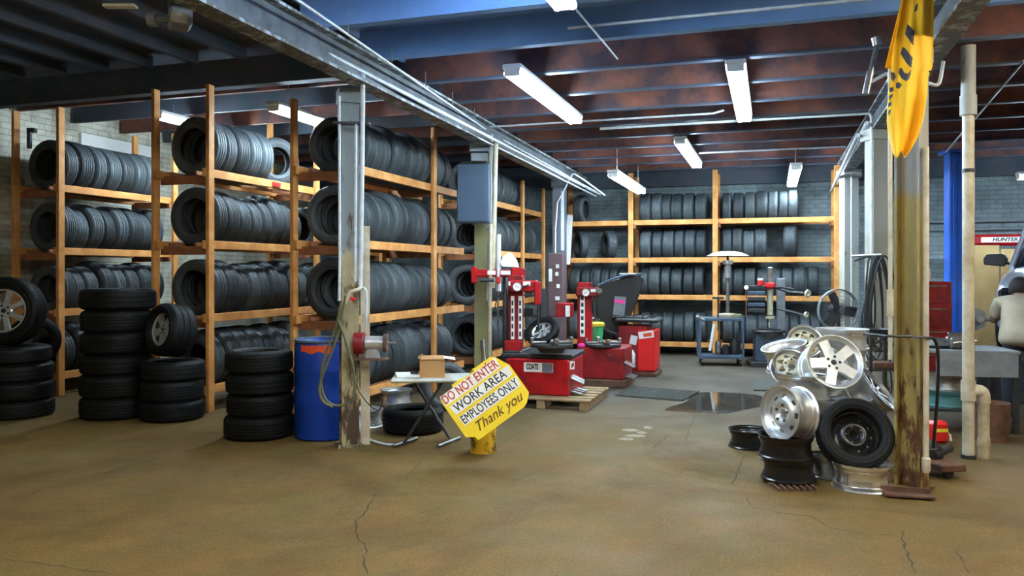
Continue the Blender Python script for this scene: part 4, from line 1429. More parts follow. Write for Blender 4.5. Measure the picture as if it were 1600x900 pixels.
# --- wheel balancer with its open black hood
c3 = Vector((-1.90, 11.75, 0))
C3 = EMP('wheel_balancer', c3, 'red wheel balancer with big black hood raised, furthest of the red machines', 'balancer')
OBJ('cabinet', MB().box((c3.x + .0, c3.y, .38), (.42, .56, .68), None, .02), M['red_dark'], C3)
OBJ('cabinet_side', MB().box((c3.x + .20, c3.y - .02, .37), (.26, .54, .60), None, .02), M['red_bright'], C3)
OBJ('base', MB().box((c3.x + .05, c3.y, .03), (.60, .58, .06), None, .01), M['rust'], C3)
OBJ('weight_tray', MB().box((c3.x + .06, c3.y, .80), (.62, .60, .06), None, .02).box((c3.x - .05, c3.y - .05, .84), (.5, .4, .03), None, .01), M['dark'], C3)
for k in range(5):
    OBJ('tray_divider', MB().box((c3.x - .25 + k * .13, c3.y, .85), (.012, .5, .04)), M['black'], C3, smooth=0)
OBJ('side_shelf', MB().box((c3.x - .22, c3.y - .22, .40), (.40, .24, .03), None, .01), M['rust'], C3)
OBJ('label_plate', MB().box((c3.x + .20, c3.y - .292, .60), (.22, .006, .10), Matrix.Rotation(-.15, 3, 'Y')), M['sign_white'], C3, smooth=0)
OBJ('label_plate', MB().box((c3.x + .02, c3.y - .30, .52), (.10, .006, .13), Matrix.Rotation(.2, 3, 'Y')), M['paper'], C3, smooth=0)
OBJ('lettering_block', MB().box((c3.x + .22, c3.y - .297, .60), (.12, .004, .05), Matrix.Rotation(-.15, 3, 'Y')), M['orange'], C3, smooth=0)
hc = W(960, 478, 11.9)
hp = [(-.26, -.32), (-.10, -.44), (.12, -.36), (.30, .02), (.42, .40), (.36, .48), (.14, .44), (-.20, .34), (-.26, .28), (-.30, .10)]
OBJ('hood', MB().prism(hp, -.16, .16, face_mx(hc, CAMR, UP)), M['black'], C3, bevel=.02)
OBJ('hood_lip', MB().tube([W(935, 446, 11.65), W(952, 438, 11.65), W(975, 430, 11.65), W(1003, 428, 11.68)], .016, 10, 1), M['bluegrey'], C3)
OBJ('hood_tray', MB().box(W(980, 428, 11.75), (.22, .2, .02), RZ(YAW), .005), M['paper'], C3)
st = W(968, 478, 11.71)
OBJ('instruction_sheet', MB().box(st, (.17, .006, .28), RZ(YAW) @ Matrix.Rotation(.10, 3, 'Y')), M['grey'], C3, smooth=0)
OBJ('sticker', MB().box(st + UP * .065 - CAMF * .005, (.15, .004, .055), RZ(YAW) @ Matrix.Rotation(.10, 3, 'Y')), M['pink'], C3, smooth=0)
OBJ('hood_arm', MB().tube([W(925, 478, 11.6), W(932, 500, 11.6), W(948, 518, 11.6), W(965, 522, 11.6)], .014, 10, 2), M['dark'], C3)
jg = W(985, 558, 11.35)
OBJ('plastic_jug', MB().lathe([(0, 0), (.065, 0), (.07, .02), (.068, .14), (.045, .19), (.018, .215), (.018, .235), (0, .235)], 24, Matrix.Translation(jg - UP * .10)), M['paper'], label='pale plastic jug beside the balancer shelf', cat='jug')
# loose clutter on the machines
BK = EMP('bucket', W(926, 552, 11.3), 'green bucket with bright yellow lid between the two tire changers', 'bucket')
k0 = W(926, 545, 11.35)
k0.z = .42
OBJ('drum', MB().lathe([(0, 0), (.13, 0), (.135, .02), (.155, .30), (.15, .31)], 36, Matrix.Translation(k0)), M['green'], BK)
OBJ('lid', MB().lathe([(0, .31), (.165, .31), (.17, .325), (.17, .355), (.155, .365), (0, .362)], 36, Matrix.Translation(k0)), M['ylid'], BK)
bs = EMP('low_stand', (k0.x, k0.y, 0), 'dark low stand carrying the green bucket', 'stand')
OBJ('stand_top', MB().box((k0.x, k0.y, .40), (.36, .36, .03)), M['dark'], bs, smooth=0)
for sx in (-1, 1):
    for sy in (-1, 1):
        OBJ('leg', MB().box((k0.x + sx * .15, k0.y + sy * .15, .19), (.03, .03, .385)), M['dark'], bs, smooth=0)
cl = k0 + UP * .368
tl = MB()
for k in range(7):
    a = random.uniform(0, 3)
    tl = MB().cyl(cl + Vector((random.uniform(-.1, .1), random.uniform(-.08, .08), .015 + .012 * (k % 3))), cl + Vector((random.uniform(-.1, .1), random.uniform(-.08, .08), .03 + .012 * (k % 3))), .012, n=10)
    OBJ('hand_tool', tl, M['dark' if k % 2 else 'steel'], label='dark hand tool lying on the yellow bucket lid', cat='tool', group='tools on the yellow bucket lid')
OBJ('rag', MB().lathe([(0, .05), (.03, .045), (.055, .02), (.05, 0), (0, 0)], 16, Matrix.Translation((c2.x - .26, c2.y - .26, .512))), M['pink'], label='bright pink rag at the left corner of the second tire changer', cat='rag')

# rubber mats
def mat_(quad, label):
    P = [G(*q) for q in quad]
    c = sum(P, Vector()) / 4
    Mt = EMP('floor_mat', c, label, 'mat')
    OBJ('base_sheet', MB().add([p + UP * .003 for p in P] + [p + UP * .010 for p in P], [(3, 2, 1, 0), (4, 5, 6, 7), (0, 1, 5, 4), (1, 2, 6, 5), (2, 3, 7, 6), (3, 0, 4, 7)]), M['mat'], Mt, smooth=0)
    b = MB()
    n = 26
    for k in range(n + 1):
        a = P[0].lerp(P[1], k / n)
        e = P[3].lerp(P[2], k / n)
        b.box((a + e) / 2 + UP * .014, ((e - a).length, .014, .012), RZ(math.atan2((e - a).y, (e - a).x)))
    OBJ('ridges', b, M['mat'], Mt, smooth=0)['kind'] = 'stuff'
    return Mt


mat_([(962, 619), (1066, 627), (1092, 613), (985, 605)], 'long ribbed black rubber mat on the floor right of the red machines')
mat_([(1178, 611), (1222, 612), (1226, 596), (1180, 595)], 'small dark mat on the floor behind the rim pile')

# ---------------------------------------------------------------- cabinet on the second column, pipes there
EC = EMP('electrical_cabinet', WY(745, 350, 9.30), 'large blue-grey metal cabinet mounted high on the second left column', 'cabinet')
p = WY(741, 303, 9.15)
OBJ('case', MB().box(p, (.40, .16, .72), RZ(.12), .01), M['bluegrey'], EC)
OBJ('door', MB().box(p - Vector((0, .086, 0)), (.36, .012, .68), RZ(.12), .004), M['bluegrey'], EC)
OBJ('side_channel', MB().box(WY(764, 308, 9.22), (.06, .12, .80), RZ(.12), .006), M['grey'], EC)
for v, w_ in ((232, .24), (247, .20)):
    OBJ('storage_box', MB().box(WY(749, v, 9.3), (w_, .2, .10), RZ(.3), .005), M['grey'], label='grey box sitting above the blue-grey cabinet, %s' % ('upper' if v < 240 else 'lower'), cat='box')
CP = EMP('conduit', WY(775, 560, 9.2), 'white conduit standing up the second left column from the beam', 'conduit')
OBJ('pipe', MB().cyl(WY(775, 222, 9.15), WY(770, 450, 9.15), .028, n=16), M['pvc'], CP)
OBJ('pipe', MB().cyl(WY(768, 210, 9.2), WY(762, 470, 9.2), .020, n=16), M['pipe'], CP)
OBJ('pipe', MB().cyl(WY(767, 350, 9.12), (WY(764, 590, 9.12).x, WY(764, 590, 9.12).y, .0), .022, n=16), M['pvc'], CP)
CP = EMP('conduit', WY(880, 420, 13.0), 'pale channel and bent pipe up the third left column', 'conduit')
OBJ('channel', MB().box(WY(879, 345, 13.05), (.05, .04, 1.0), RZ(.2)), M['pipe'], CP, smooth=0)
OBJ('pipe', MB().tube([WY(867, 470, 12.9), WY(868, 320, 12.9), WY(880, 300, 12.8), WY(893, 272, 12.8), WY(900, 272, 12.8), WY(945, 305, 13.8)], .014, 10, 1), M['pipe'], CP)
# shelf of dark parts between the first changer and the column
SH = EMP('parts_shelf', WY(808, 560, 9.9), 'dark open shelf of small parts behind the nearest tire changer', 'shelf')
p = WY(822, 480, 10.2)
for k in range(4):
    OBJ('shelf_board', MB().box((p.x, p.y, .35 + k * .28), (.46, .26, .02)), M['dark'], SH, smooth=0)
for sx in (-1, 1):
    OBJ('upright', MB().box((p.x + sx * .235, p.y, .64), (.02, .26, 1.28)), M['dark'], SH, smooth=0)
for k in range(8):
    q = Vector((p.x - .17 + (k % 4) * .11, p.y - .02, .36 + .28 * (k // 4 + 1)))
    OBJ('parts_bin', MB().box(q + UP * .055, (.085, .14, .10), None, .006), M[('bluegrey', 'grey', 'black', 'steel')[k % 4]], label='small bin %s on the dark parts shelf' % ('standing in the upper row' if k > 3 else 'standing in the lower row'), cat='bin', group='bins on the dark shelf, %s row' % ('upper' if k > 3 else 'lower'))

# ================================================================ BACK OF THE BAY: heater, cart, rim machine, fan
ct = W(1125, 570, 12.9)
ct.z = 0
CT = EMP('tool_cart', ct, 'dark steel cart with open shelves under the patio heater', 'cart')
RC = RZ(YAW * .5)
for z in (.14, .74):
    OBJ('shelf', MB().box(ct + UP * z, (.70, .45, .05), RC, .006), M['bluegrey'], CT, smooth=0)
for sx in (-1, 1):
    for sy in (-1, 1):
        OBJ('leg', MB().box(ct + RC @ Vector((sx * .335, sy * .21, .46)), (.035, .035, .70), RC), M['bluegrey'], CT, smooth=0)
        OBJ('caster', MB().cyl(ct + RC @ Vector((sx * .30 - .015, sy * .18, .052)), ct + RC @ Vector((sx * .30 + .015, sy * .18, .052)), .05, n=18), M['black'], CT)
OBJ('handle', MB().tube([W(1100, 500, 12.7), W(1093, 496, 12.6), W(1089, 494, 12.55)], .018, 8), M['pvc'], CT)
OBJ('cart_rod', MB().cyl(W(1109, 548, 12.6), W(1116, 506, 12.6), .022, n=12), M['white'], CT)
for u, v, w_, h_, m in ((1122, 540, .10, .22, 'steel'), (1134, 544, .12, .16, 'dark'), (1148, 540, .16, .26, 'black')):
    q = W(u, v, 12.9)
    q.z = .166
    OBJ('canister', MB().lathe([(0, 0), (w_ / 2, 0), (w_ / 2, h_ * .8), (w_ * .3, h_), (0, h_)], 20, Matrix.Translation(q)), M[m], label={'steel': 'bright metal canister on the low shelf of the cart', 'dark': 'dark short canister in the middle of the cart shelf', 'black': 'tall black canister at the right of the cart shelf'}[m], cat='canister')
hb = W(1137, 495, 12.95)
PH = EMP('patio_heater', hb, 'silver mushroom patio heater standing on the dark cart', 'heater')
q = Vector((hb.x, hb.y, .767))
OBJ('tank_base', MB().lathe([(0, 0), (.17, 0), (.18, .02), (.18, .05), (.03, .07), (0, .07)], 36, Matrix.Translation(q)), M['pvc'], PH)
OBJ('pole', MB().cyl(q + UP * .05, q + UP * .66, .030, n=20), M['steel'], PH)
OBJ('burner', MB().lathe([(0, .63), (.05, .64), (.055, .82), (.04, .83), (.04, .85), (.085, .86), (.085, .92), (0, .92)], 28, Matrix.Translation(q)), M['chrome'], PH)
OBJ('neck', MB().cyl(q + UP * .90, q + UP * 1.02, .02, n=12), M['dark'], PH)
OBJ('reflector', MB().lathe([(0, 1.075), (.12, 1.068), (.24, 1.04), (.335, .995), (.33, .99), (.22, 1.02), (.1, 1.045), (0, 1.05)], 56, Matrix.Translation(q)), M['paper'], PH)
OBJ('oil_tray', MB().box(q + CAMR * .08 - CAMF * .13 + UP * .03, (.20, .10, .06), RC, .01), M['olive'], label='small olive tray beside the heater base on the cart', cat='tray')
b = W(1122, 467, 12.7)
OBJ('stool_seat', MB().cyl(b, b + UP * .03, .09, n=24).cyl(b - UP * .50, b, .012, n=8), M['dark'], label='round dark seat on a thin pole left of the patio heater', cat='stool')

# rim clamping machine
c4 = W(1200, 566, 12.8)
c4.z = 0
C4 = EMP('tire_machine', c4, 'tall grey tire machine with red collar and two arms with pale rollers', 'tire machine')
OBJ('base', MB().box(c4 + UP * .04, (.62, .6, .08), RC, .01), M['dark'], C4)
OBJ('cabinet', MB().box(c4 + UP * .30, (.42, .40, .46), RC, .02), M['bluegrey'], C4)
q = W(1201, 517, 12.7)
OBJ('clamp_ring', MB().lathe([(.19, -.02), (.25, -.02), (.26, 0), (.25, .02), (.20, .02)], 48, Matrix.Translation(q), closed=True), M['dark'], C4)
OBJ('table', MB().cyl(q - UP * .12, q - UP * .02, .12, .19, n=28), M['steel'], C4)
OBJ('column', MB().box(W(1220, 480, 13.1), (.12, .14, .95), RC, .01), M['grey'], C4)
OBJ('slide', MB().box(W(1203, 434, 12.75), (.075, .08, .34), RC, .01), M['steel'], C4)
OBJ('collar', MB().lathe([(0, -.05), (.06, -.05), (.085, -.02), (.085, .03), (.05, .05), (0, .05)], 24, Matrix.Translation(W(1203, 446, 12.7))), M['red_bright'], C4)
OBJ('ram', MB().cyl(W(1203, 452, 12.75), W(1203, 492, 12.75), .05, n=20).cyl(W(1203, 494, 12.75), W(1203, 498, 12.75), .075, n=20), M['cream'], C4)
OBJ('ram_rod', MB().cyl(W(1202, 498, 12.75), W(1202, 512, 12.75), .012, n=10), M['cream'], C4)
OBJ('gauge', MB().cyl(W(1166, 449, 12.6), W(1166, 449, 12.55), .035, n=20), M['sign_white'], C4)
OBJ('gauge_post', MB().cyl(W(1166, 452, 12.62), W(1166, 495, 12.62), .010, n=8), M['rust'], C4)
OBJ('red_cup', MB().cyl(W(1188, 446, 12.7), W(1188, 438, 12.7), .042, n=20), M['red_bright'], C4)
OBJ('red_cup_rim', MB().cyl(W(1188, 438, 12.7), W(1188, 435, 12.7), .044, n=20), M['sign_white'], C4)
for k in range(5):
    OBJ('bin_row', MB().box(W(1182, 449 + k * 9, 12.75), (.26, .14, .065), RC, .01), M['bluegrey' if k % 2 else 'dark'], C4)
OBJ('arm', MB().tube([W(1208, 448, 12.7), W(1230, 456, 12.5), W(1256, 458, 12.3)], .020, 10, 1), M['dark'], C4)
OBJ('arm', MB().tube([W(1215, 482, 12.7), W(1240, 488, 12.5), W(1256, 493, 12.3)], .020, 10, 1), M['dark'], C4)
OBJ('arm', MB().tube([W(1208, 450, 12.7), W(1225, 449, 12.5), W(1240, 452, 12.4)], .016, 10, 1), M['black'], C4)
for u, v, rr in ((1262, 459, .062), (1260, 492, .048)):
    OBJ('roller', MB().lathe([(rr * .45, -.015), (rr, -.015), (rr, .015), (rr * .45, .015)], 28, face_mx(W(u, v, 12.25), CAMR * .8 + CAMF * .5, UP + CAMR * .25), closed=True), M['cream'], C4)
# shop fan
fc = W(1311, 485, 11.0)
FN = EMP('shop_fan', (fc.x, fc.y, 0), 'round black wire-caged shop fan on a stand in front of the right rack post', 'fan')
fm = face_mx(fc, CAMR + CAMF * .1, UP)
b = MB()
for rr in (.10, .15, .20, .25, .285):
    zz = .07 * math.cos(rr / .285 * PI / 2)
    b.lathe([(rr - .0022, zz), (rr, zz + .0022), (rr + .0022, zz), (rr, zz - .0022)], 40, fm, closed=True)
for k in range(72):
    a = 2 * PI * k / 72
    pts = [fm @ Vector((math.cos(a + t * .5) * r_, math.sin(a + t * .5) * r_, .07 * math.cos(r_ / .285 * PI / 2))) for t, r_ in ((0, .05), (.2, .12), (.4, .20), (.5, .285))]
    b.tube(pts, .0024, 4)
OBJ('cage_front', b, M['dark'], FN)['kind'] = 'stuff'
OBJ('cage_ring', MB().lathe([(.28, -.05), (.295, -.05), (.295, .01), (.28, .01)], 48, fm, closed=True), M['grey'], FN)
OBJ('hub_cap', MB().cyl(fm @ Vector((0, 0, .06)), fm @ Vector((0, 0, .085)), .045, n=20), M['steel'], FN)
OBJ('motor', MB().cyl(fm @ Vector((0, 0, -.18)), fm @ Vector((0, 0, -.04)), .07, n=20), M['black'], FN)
for k in range(3):
    a = 2 * PI * k / 3
    bm_ = fm @ Matrix.Rotation(a, 4, 'Z') @ Matrix.Rotation(.35, 4, 'X')
    OBJ('blade', MB().prism([(.03, -.03), (.12, -.09), (.25, -.10), (.26, .04), (.12, .06), (.03, .03)], -.002, .002, bm_), M['dark'], FN)
OBJ('stand_pole', MB().cyl((fc.x, fc.y + .08, .02), (fc.x, fc.y + .08, fc.z - .05), .022, n=14), M['dark'], FN)
OBJ('stand_foot', MB().lathe([(0, 0), (.22, 0), (.22, .015), (.05, .04), (0, .04)], 32, Matrix.Translation((fc.x, fc.y + .08, 0))), M['dark'], FN)


# ================================================================ CEILING PIPES AND CABLES
def pipe(name, pts, r, m, label, cat='pipe', n=10, smooth=0, parent=None, group=None):
    return OBJ(name, MB().tube(pts, r, n, smooth), M[m], parent, label, cat, group)


pA, pB = W(567, 112, 6.62), WY(938, 304, 14.6)
pipe('ceiling_pipe', [pA - (pB - pA) * .9, pA, pB], .019, 'pipe', 'pale pipe running under the long left beam')
o_ = Vector((-.08, 0, -.03))
pipe('ceiling_pipe', [pA + (pB - pA) * .02 + o_, pB + o_], .013, 'pipe', 'thinner pale pipe beside the pipe under the left beam')
pipe('ceiling_pipe', [W(300, -120, 3.9), W(465, 0, 5.1), W(770, 210, 10.1), W(938, 303, 15.2)], .011, 'pipe', 'thin straight rod hung below the blue ceiling right of the left beam')
for k in range(6):
    q = W(465, 0, 5.1).lerp(W(770, 210, 10.1), .15 + k * .17)
    OBJ('pipe_hanger', MB().cyl(q, (q.x, q.y, 3.4), .004, n=6), M['steel'], label='thin hanger dropping from a joist to the straight ceiling rod', cat='hanger', group='hangers of the straight ceiling rod')
pipe('conduit', [(-3.30, 9.25, 3.29), (-.62, 9.25, 3.29), (-.5, 9.25, 3.32)], .011, 'pipe', 'thin white conduit crossing the joists at the end of the brightest lamp', 'conduit')
pipe('conduit', [(-1.95, 9.42, 3.22), (1.02, 9.42, 3.22), (1.04, 9.42, 3.18), (1.04, 9.42, 1.65)], .016, 'pipe', 'white conduit crossing the ceiling and dropping down the pale right column', 'conduit')
pipe('conduit', [(-1.0, 12.0, 3.25), (1.0, 12.0, 3.25)], .012, 'pipe', 'thin conduit crossing the ceiling between the two far lamps', 'conduit')
pipe('conduit', [(-1.4, 5.62, 3.27), (.70, 5.62, 3.27)], .010, 'pipe', 'faint conduit crossing the near ceiling towards the banner', 'conduit')
pipe('ceiling_pipe', [(.98, 9.3, 3.10), (1.10, 15.2, 3.02)], .022, 'pipe', 'pipe under the right beam, upper of two')
pipe('ceiling_pipe', [(.92, 9.6, 3.02), (1.02, 15.2, 2.94)], .022, 'pipe', 'pipe under the right beam, lower of two')
pipe('wall_pipe', [(WY(1331, 300, 13.0).x, 13.05, 3.0), (WY(1331, 300, 13.0).x, 13.05, 0.02)], .014, 'pipe', 'thin vertical pipe between the back rack and the pale column')
pipe('cable', [W(895, 8, 5.15), W(965, 96, 6.5) + UP * .02], .006, 'steel', 'thin cable slanting from the nearest ceiling lamp', 'cable')
pipe('cable', [W(1478, 238, 9.9), W(1600, 95, 6.75)], .011, 'steel', 'thin cable slanting up to the right from the blue lift post', 'cable')
pipe('wall_pipe', [(2.2, 15.27, 2.36), (8.2, 15.27, 2.36)], .02, 'grey', 'grey pipe running level along the back wall above the red beam')
pipe('wall_pipe', [(2.2, 15.27, 2.22), (8.2, 15.27, 2.22)], .012, 'grey', 'lower thin pipe along the back wall above the red beam')
# fittings in the left ceiling
hq = W(262, 30, 5.9)
UH = EMP('ceiling_heater', hq, 'small dusty unit with a pale front hanging in the dark left ceiling', 'heater')
OBJ('body', MB().box(hq + CAMR * .09, (.16, .22, .13), RZ(YAW + .5), .02), M['grey'], UH)
OBJ('front', MB().box(hq + CAMR * .13 - CAMF * .10 - UP * .02, (.12, .03, .07), RZ(YAW + .5), .01), M['pvc'], UH)
OBJ('junction', MB().cyl(hq - CAMR * .14, hq - CAMR * .08, .055, n=20).cyl(hq - CAMR * .08, hq + CAMR * .02, .02, n=10), M['grey'], UH)
OBJ('bracket', MB().box(hq + UP * .12, (.03, .03, .16)), M['dark'], UH)
OBJ('ceiling_panel', MB().box(W(188, 16, 6.1) + UP * .03, (.24, .07, .02), RZ(YAW)), M['pvc'], label='pale strip fixed to the dark left ceiling', cat='panel', smooth=0)
OBJ('wall_board', MB().box((-9.37, 9.6, 3.40), (.05, 1.4, .17)).box((-9.36, 9.7, 3.22), (.04, 1.2, .05)), M['paper'], label='long pale board on the left brick wall above the leftmost rack', cat='board', smooth=0)
OBJ('wall_hook', MB().cyl(W(46, 232, 9.9), W(46, 206, 9.9), .03, n=12).box(W(50, 204, 9.9), (.09, .08, .05), RZ(.4)), M['dark'], label='dark fitting behind the top shelf of the leftmost rack', cat='fitting')
OBJ('tag', MB().box((-5.719, 8.33, 2.565), (.012, .16, .05)), M['red_bright'], label='small red tag on the top rail of the second rack', cat='tag', smooth=0)

# ================================================================ BANNER ON THE RIGHT COLUMN
VL = [(-12, 1412), (0, 1410), (35, 1404), (70, 1396), (100, 1394), (125, 1391), (150, 1388), (190, 1386), (215, 1389), (238, 1395), (242, 1398)]
VR = [(-12, 1459), (0, 1459), (35, 1459), (70, 1458), (105, 1457), (120, 1450), (150, 1448), (190, 1442), (215, 1434), (238, 1420), (242, 1416)]


def interp(T, v):
    for (a, x), (b, y_) in zip(T, T[1:]):
        if v <= b:
            return x + (y_ - x) * (v - a) / (b - a)
    return T[-1][1]


def cloth_d(t, v):
    return 5.16 + .030 * math.sin(t * 7.5 + v * .012) + .014 * math.sin(t * 16 - v * .02) + .02 * math.sin(v * .03 + 1)


FB = EMP('banner', W(1425, -8, 5.2), 'yellow cloth banner with black letters hanging in front of the mustard column', 'banner')
vs, fs = [], []
nu, nv = 36, 60
for j in range(nv + 1):
    v = -12 + 254 * j / nv
    a, b_ = interp(VL, v), interp(VR, v)
    for i in range(nu + 1):
        t = i / nu
        vv = v + (5 * math.sin(t * 9) if j > nv - 8 else 0) * (j - nv + 8) / 8
        vs.append(W(a + (b_ - a) * t, vv, cloth_d(t, v)))
for j in range(nv):
    for i in range(nu):
        q = j * (nu + 1) + i
        fs.append((q, q + nu + 1, q + nu + 2, q + 1))
clo = OBJ('cloth', MB().add(vs, fs), M['flag'], FB, smooth=80)
sm = clo.modifiers.new('thick', 'SOLIDIFY')
sm.thickness = .003
sm.offset = 1
vs, fs = [], []
for j in range(21):
    v = -12 + 118 * j / 20
    a = 1412 - (v + 12) * .245
    b_ = interp(VL, v) + 10
    for i in range(9):
        t = i / 8
        vs.append(W(a + (b_ - a) * t, v + (4 * t if j == 20 else 0), 5.27 + .02 * math.sin(t * 5)))
for j in range(20):
    for i in range(8):
        q = j * 9 + i
        fs.append((q, q + 9, q + 10, q + 1))
c2_ = OBJ('rear_fold', MB().add(vs, fs), M['flag'], FB, smooth=80)
c2_.modifiers.new('thick', 'SOLIDIFY').thickness = .003


def inside(poly, u, v):
    c = False
    for i in range(len(poly)):
        (x1, y1), (x2, y2) = poly[i], poly[i - 1]
        if (y1 > v) != (y2 > v) and u < (x2 - x1) * (v - y1) / (y2 - y1) + x1:
            c = not c
    return c


def ink(poly):
    """black print following the folds of the cloth"""
    us, vs_ = [p[0] for p in poly], [p[1] for p in poly]
    st = .5
    nu_, nv_ = int((max(us) - min(us)) / st) + 1, int((max(vs_) - min(vs_)) / st) + 1
    mb, idx = MB(), {}

    def pt(i, j):
        if (i, j) not in idx:
            u, v = min(us) + i * st, min(vs_) + j * st
            a, b_ = interp(VL, v), interp(VR, v)
            idx[(i, j)] = len(mb.v)
            mb.v.append(W(u, v, cloth_d((u - a) / (b_ - a), v) - .006))
        return idx[(i, j)]
    for i in range(nu_):
        for j in range(nv_):
            if inside(poly, min(us) + (i + .5) * st, min(vs_) + (j + .5) * st):
                mb.f.append((pt(i, j), pt(i, j + 1), pt(i + 1, j + 1), pt(i + 1, j)))
    OBJ('printed_letter', mb, M['flag_ink'], clo, smooth=80)


for poly in ([(1418, 37), (1429, 49), (1427, 72), (1414, 53)], [(1431, 8), (1434, 5), (1433, 16), (1428, 19)],
             [(1410, 73), (1414, 75), (1426, 90), (1424, 106), (1416, 98), (1407, 84)], [(1405, 107), (1409, 106), (1413, 114), (1419, 115), (1424, 108), (1422, 122), (1416, 127), (1409, 123), (1404, 115)],
             [(1400, 130), (1405, 128), (1409, 133), (1405, 139), (1400, 137)], [(1392, 112), (1398, 114), (1400, 120), (1395, 128), (1392, 122)],
             [(1390, 137), (1396, 136), (1396, 143), (1390, 144)], [(1389, 150), (1395, 146), (1394, 152), (1389, 157)], [(1388, 161), (1393, 158), (1393, 164), (1388, 168)], [(1388, 173), (1392, 171), (1391, 177), (1388, 181)]):
    ink(poly)
OBJ('grommet', MB().cyl(W(1453, 112, 5.14), W(1453, 112, 5.13), .007, n=12), M['dark'], FB)
PBR = EMP('pipe_bracket', W(1360, 120, 5.9), 'chrome pipe arm with fittings at the left of the banner', 'bracket')
OBJ('drop', MB().cyl(W(1371, 66, 5.9), W(1353, 147, 5.9), .018, n=12).cyl(W(1360, 112, 5.9), W(1353, 147, 5.9), .026, n=12).cyl(W(1368, 58, 5.9), W(1371, 70, 5.9), .032, n=12), M['steel'], PBR)
OBJ('arm', MB().tube([W(1361, 128, 5.9), W(1375, 120, 5.9), W(1388, 114, 5.85), W(1391, 122, 5.85), W(1391, 160, 5.85)], .014, 10, 1), M['pipe'], PBR)
PBR = EMP('pipe_bracket', W(1460, 130, 5.8), 'short bent white pipe at the right of the banner', 'bracket')
OBJ('arm', MB().tube([W(1450, 130, 5.8), W(1463, 134, 5.8), W(1469, 128, 5.8), W(1474, 96, 5.8)], .013, 10, 1), M['pipe'], PBR)

# ================================================================ THINGS ABOUT THE RIGHT COLUMN
DP = EMP('drain_pipe', G(1446, 740), 'thin cream pipe with end cap down the right side of the mustard column', 'pipe')
q = W(1447, 730, 5.42)
OBJ('pipe', MB().cyl((q.x, q.y, 2.35), (q.x, q.y, .22), .019, n=16), M['pvc'], DP)
OBJ('cap', MB().lathe([(0, -.10), (.020, -.095), (.029, -.07), (.029, 0), (.020, .01)], 20, Matrix.Translation((q.x, q.y, .23))), M['pvc'], DP)
q = W(1391, 240, 5.46)
OBJ('side_pipe', MB().cyl((q.x, q.y, 2.9), (q.x, q.y, .9), .014, n=12).cyl((q.x, q.y, 1.38), (q.x, q.y, 1.20), .022, n=12), M['pvc'], label='pale pipe with a coupling down the left edge of the mustard column', cat='pipe')
SB = EMP('strap', W(1420, 525, 5.42), 'black iron strap with a bright bolt around the mustard column', 'strap')
OBJ('bar', MB().tube([W(1350, 521, 5.6), W(1385, 525, 5.40), W(1430, 526, 5.36), W(1455, 528, 5.40)], .010, 6), M['dark'], SB)
OBJ('bolt', MB().cyl(W(1429, 527, 5.36), W(1429, 527, 5.32), .016, n=8), M['steel'], SB)
pipe('hose', [W(1452, 526, 5.45), W(1461, 530, 5.5), (W(1466, 548, 5.5)), W(1466, 600, 5.55), W(1461, 670, 5.6), W(1458, 700, 5.62)], .011, 'cable', 'black hose hanging right of the mustard column', 'hose', smooth=2)
OBJ('angle_iron', MB().box(G(1420, 778) + UP * .02, (.30, .10, .012), RZ(YAW - .25)).box(G(1420, 778) + UP * .035 + CAMF * .045, (.30, .012, .05), RZ(YAW - .25)), M['rust'], label='dark angle iron lying at the foot of the mustard column', cat='iron bar', smooth=0)
JK = EMP('floor_jack', G(1462, 745), 'dark floor jack with a small caster, right of the mustard column foot', 'jack')
q = G(1462, 742)
OBJ('frame', MB().box(q + UP * .085 + CAMR * .02, (.20, .34, .05), RZ(YAW + .15), .008), M['rust'], JK)
OBJ('body', MB().lathe([(0, 0), (.11, 0), (.11, .07), (.05, .12), (0, .12)], 24, Matrix.Translation(q + UP * .11 + CAMF * .12)), M['black'], JK)
OBJ('caster', MB().lathe([(.014, -.014), (.044, -.016), (.05, -.008), (.05, .008), (.044, .016), (.014, .014)], 28, face_mx(q + UP * .051 + CAMR * .035 - CAMF * .10, CAMR * .9 + CAMF * .4, UP), closed=True), M['dark'], JK)
OBJ('caster_fork', MB().box(q + UP * .065 + CAMR * .01 - CAMF * .06, (.02, .09, .04), RZ(YAW)), M['rust'], JK)
OBJ('handle', MB().cyl(W(1460, 712, 5.9), W(1484, 700, 6.0), .030, n=16), M['dark'], JK)
GC = EMP('fuel_can', W(1466, 685, 6.6), 'small bright red can with an orange label behind the jack', 'can')
q = W(1465, 672, 7.0)
q.z = .098
OBJ('body', MB().box(q, (.15, .12, .19), RZ(YAW), .025), M['red_bright'], GC)
OBJ('label_band', MB().box(q - CAMF * .061 + UP * .02, (.12, .004, .03), RZ(YAW)), M['ylid'], GC, smooth=0)
OBJ('spout', MB().tube([q + CAMR * .06 - UP * .02, q + CAMR * .10 - UP * .02, q + CAMR * .115 - UP * .08], .014, 10, 1), M['sign_white'], GC)

